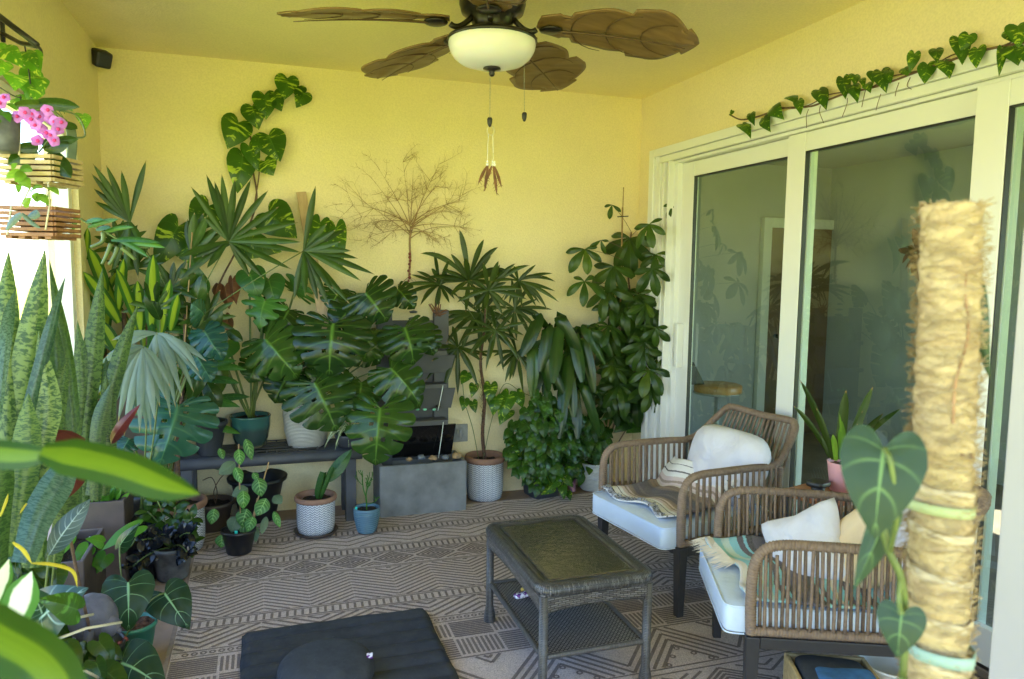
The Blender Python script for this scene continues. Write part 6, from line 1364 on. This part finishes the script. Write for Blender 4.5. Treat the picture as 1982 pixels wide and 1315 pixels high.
t = thing('shade_flap', 'grey green shade cloth flap hanging behind the orchid basket', 'cloth', aY(140, 290, HY+.3)); m = M(); m.grid(lambda u, v: aY(128+u*18+v*4+math.sin(v*6)*2, 250+v*88, HY+.3+.03*u), 6, 10); build(m, 'cloth', simple('grey_green_mesh', (.16, .22, .17), .8), t, solid=.003)
# trailing green stems between hanging baskets and the palms (seed pods)
t = plant('vanilla_vine', 'bright green vine with fat hooked stems beside the reddish basket', aY(150, 430, 4.0), 'climbing plant'); m = M(); ms = M(); Yv = 3.7
ms.tube(catm([aY(152, 422, Yv), aY(175, 435, Yv), aY(205, 450, Yv), aY(250, 475, Yv), aY(290, 480, Yv)], 6), .005, 6)
for pts in ([(200, 450), (198, 468), (176, 479)], [(215, 472), (208, 490), (198, 512)], [(228, 478), (222, 495), (211, 513)], [(235, 480), (250, 492), (262, 503)]): ms.tube(catm([aY(p[0], p[1], Yv) for p in pts], 5), lambda i: .010-.0003*i, 8)
for b, tt, w in (((165, 430), (200, 425), 12), ((185, 445), (215, 440), 12), ((215, 465), (310, 470), 14), ((200, 450), (260, 440), 10), ((150, 415), (140, 450), 10), ((225, 462), (290, 500), 12), ((170, 440), (230, 425), 12), ((240, 470), (320, 480), 14)): sp(m, b, tt, Yv, w*.85, Yv-.05, .1, 'strap')
build(m, 'leaves', G['Lmonb'], t); build(ms, 'stems', G['stem'], t)
# --- pothos along the door casing
YV = 2.595; t = plant('pothos_garland', 'pothos vine trained along the top of the sliding door casing', aX(1500, 225, YV), 'climbing plant')
m = M(); ms = M(); vp = [(1412, 222), (1435, 232), (1470, 225), (1505, 212), (1540, 208), (1570, 206), (1600, 195), (1640, 180), (1680, 172), (1720, 160), (1760, 145), (1800, 130), (1840, 117), (1880, 103), (1930, 92), (1985, 82), (2040, 70)]
ms.tube(catm([aX(*p, YV) for p in vp], 5), .0045, 6); ms.tube(catm([aX(p[0], p[1]-4+6*math.sin(p[0]*.05), YV+.005) for p in vp[3:]], 5), .003, 6)
LV = [((1437, 240), (1455, 263), 24), ((1453, 220), (1458, 243), 18), ((1478, 228), (1490, 255), 26), ((1495, 208), (1513, 230), 32), ((1418, 215), (1413, 225), 8), ((1530, 186), (1540, 200), 24), ((1545, 195), (1553, 220), 20), ((1585, 175), (1600, 212), 30), ((1632, 152), (1638, 192), 26), ((1655, 145), (1652, 165), 22), ((1650, 165), (1660, 197), 26), ((1690, 138), (1693, 160), 24), ((1678, 162), (1688, 178), 20), ((1705, 138), (1710, 180), 34), ((1720, 138), (1722, 162), 18), ((1770, 104), (1760, 140), 24), ((1750, 132), (1760, 145), 22), ((1795, 125), (1790, 162), 34), ((1812, 95), (1812, 122), 26), ((1828, 118), (1835, 152), 34), ((1875, 68), (1862, 100), 32), ((1858, 75), (1866, 126), 36), ((1892, 95), (1890, 133), 30), ((1970, 50), (1975, 90), 44), ((1955, 60), (1965, 85), 30), ((1960, 90), (1970, 125), 44), ((1940, 95), (1936, 148), 18), ((1985, 90), (1990, 130), 34), ((1668, 152), (1675, 170), 14)]
for b, tt, w in LV:
    B = aX(b[0], b[1], YV-.015); T = aX(tt[0], tt[1], YV-.035); L_ = (T-B).length; leaf(m, B, T, facing(B, .2, .25), pxw(B, w)/L_*1.05, HEART, ns=10)
for x_, y_ in ((1565, 212), (1588, 205), (1640, 190), (1705, 182), (1740, 160), (1762, 150), (1676, 172)):
    p = aX(x_, y_, YV); ms.tube(catm([p, p+V((0, U(-.02, .02), -.03)), p+V((0, U(-.03, .03), -U(.05, .09)))], 4), .0015, 4)
build(m, 'leaves', G['Lpoth'], t); build(ms, 'vine', G['bstem'], t)
# --- orchid in pink pot on the side table
c = aZ(1628, 950, sz); c = V((c.x, c.y, sz+.001)); t = plant('pot_orchid', 'leafy orchid in a pale pink pot on the wooden side table', c)
pot(t, c, [(.044, 0), (.049, .003), (.066, .13), (.068, .135), (.064, .135), (.060, .115)], G['pink'], (.060, .12), 'bark'); m = M(); Yp = c.y
for b, tt, w in (((1615, 890), (1548, 735), 12), ((1625, 890), (1638, 755), 19), ((1635, 890), (1690, 748), 16), ((1640, 880), (1745, 790), 12), ((1608, 885), (1535, 785), 10), ((1612, 890), (1580, 790), 12), ((1638, 885), (1710, 800), 12), ((1630, 885), (1670, 795), 10), ((1605, 885), (1590, 845), 10), ((1640, 880), (1660, 820), 10)): sp(m, b, tt, Yp, w, Yp-.02, .12, 'strap', .35, jit=.4)
build(m, 'leaves', G['Lpalm'], t); m = M()
for b, tt, w in (((1628, 890), (1630, 815), 14), ((1618, 892), (1612, 840), 12), ((1635, 890), (1625, 800), 6)): sp(m, b, tt, Yp-.01, w, Yp-.02, 0, 'snake', .6)
build(m, 'bulbs', G['Lyel'] if False else G['Lthin'], t)
# --- moss pole with philodendron in the right foreground
p0 = aD(1842, 398, .90); t = thing('moss_pole', 'straw coloured coir moss pole with a velvet leaved philodendron, blurred in the right foreground', 'moss pole', V((aD(1812, 1300, .9).x, aD(1812, 1300, .9).y, 0)))
pts = [aD(x_, y_, .90) for x_, y_ in ((1842, 400), (1838, 550), (1832, 700), (1826, 850), (1820, 1000), (1815, 1150), (1811, 1310), (1808, 1500))]; low = pts[-1].copy(); low.z = .25; low.x = low.x*.98; pts.append(low)
m = M(); pc = catm(pts, 34)
m.tube(pc, lambda i: .0335+.0010*math.sin(i*.55)+.0018*noise.noise(V((i*.3, 0, 0))), 28)
for i in range(2600):
    j = rng.randint(0, 250); p = pc[j]; a = U(0, 6.28); n_ = V((math.cos(a), math.sin(a), 0)); q = p+n_*.0325; tn_ = V((-n_.y, n_.x, U(-.5, .5))).normalized()
    m.tube([q, q+tn_*.010+n_*.0022, q+tn_*.026+n_*U(-.003, .007)], .0006, 3, cap=False)
for i in range(60): a = U(0, 6.28); q = p0+V((math.cos(a)*.031, math.sin(a)*.031, -.003)); m.tube([q, q+V((math.cos(a)*.004, math.sin(a)*.004, U(.003, .010)))], .0007, 3)
m.disc(p0, .033, 28, .004); build(m, 'coir', G['moss'], t)
m = M()
for y_ in range(940, 1290, 82):
    q = aD(1822-(y_-930)*.02, y_, .90); tl = .12
    P_ = [q+V((math.cos(a)*.0358, math.sin(a)*.0358, .006*math.cos(a-1.9)+.004*noise.noise(V((a, y_, 0))))) for a in [i*math.pi/14 for i in range(28)]]
    i0 = len(m.v)
    for p in P_: m.add(p+V((0, 0, .006))); m.add(p-V((0, 0, .006)))
    for i in range(28): a, b = i0+2*i, i0+2*((i+1) % 28); m.face(a, a+1, b+1, b)
build(m, 'wrap_highlights', simple('wrap_highlight_tone', (.46, .38, .26), .6, var=.15, sc=60), t, solid=.0008)  # pale bands put the highlights of the plastic wrap into colour and shape
for (y_, mm, h, nm) in ((985, 'velcrog', .010, 'green_tie'), (1262, 'velcro', .012, 'mint_tie')):
    m = M(); q = aD(1815, y_, .90); i0 = 0
    for i in range(36):
        a = i*math.pi/18; r_ = .0385+(.004 if nm == 'mint_tie' and math.cos(a+2.2) > .6 else 0); p = q+V((math.cos(a)*r_, math.sin(a)*r_, -.004*math.cos(a-.3))); m.add(p+V((0, 0, h))); m.add(p-V((0, 0, h*.2)))
    for i in range(36): a, b = 2*i, 2*((i+1) % 36); m.face(a, a+1, b+1, b)
    build(m, nm, G[mm], t, solid=.0015)
m = M(); ms = M()
def dl(b, tt, w, D, D2=None, up=.1, jit=.0, **k):
    B = aD(b[0], b[1], D); T = aD(tt[0], tt[1], D2 or D); L_ = (T-B).length; leaf(m, B, T, facing(B, up, jit), w*D/FPX/L_, HEART, ns=18, nt_=6, **k); return B
B1 = dl((1711, 868), (1687, 1045), 158, .80, .80, .1, fold=.12); B2 = dl((1712, 1010), (1656, 1145), 56, .84, .86, fold=.7); B3 = dl((1745, 1190), (1735, 1275), 90, .82, .82, fold=.35)
dl((1892, 580), (1900, 740), 36, .93, .95, fold=.6)
st_ = [aD(1748, 1310, .85), aD(1752, 1200, .84), aD(1744, 1120, .83), aD(1722, 1070, .83), aD(1708, 1020, .83)]; ms.tube(catm(st_, 6), .0042, 8)
ms.tube(catm([st_[3], aD(1735, 1000, .80), aD(1725, 900, .79), B1], 6), .0028, 8); ms.tube(catm([st_[2], aD(1740, 1160, .83), B3], 6), .003, 8); ms.tube([st_[0], aD(1750, 1500, .87)], .0045, 8)
build(m, 'leaves', G['Lphil'], t); build(ms, 'stem', G['stem'], t)
m = M(); m.tube(catm([aD(1876, 470, .872), aD(1868, 560, .867), aD(1874, 650, .866), aD(1850, 740, .865), aD(1845, 820, .865)], 6), .0016, 5); m.tube([aD(1860, 880, .865), aD(1885, 895, .87), aD(1880, 880, .865)], .002, 5); build(m, 'aerial_roots', G['coir'], t)
c = V((pts[-1].x, pts[-1].y, .009)); conep(t, c, .11, .14, .26, G['blackp'])
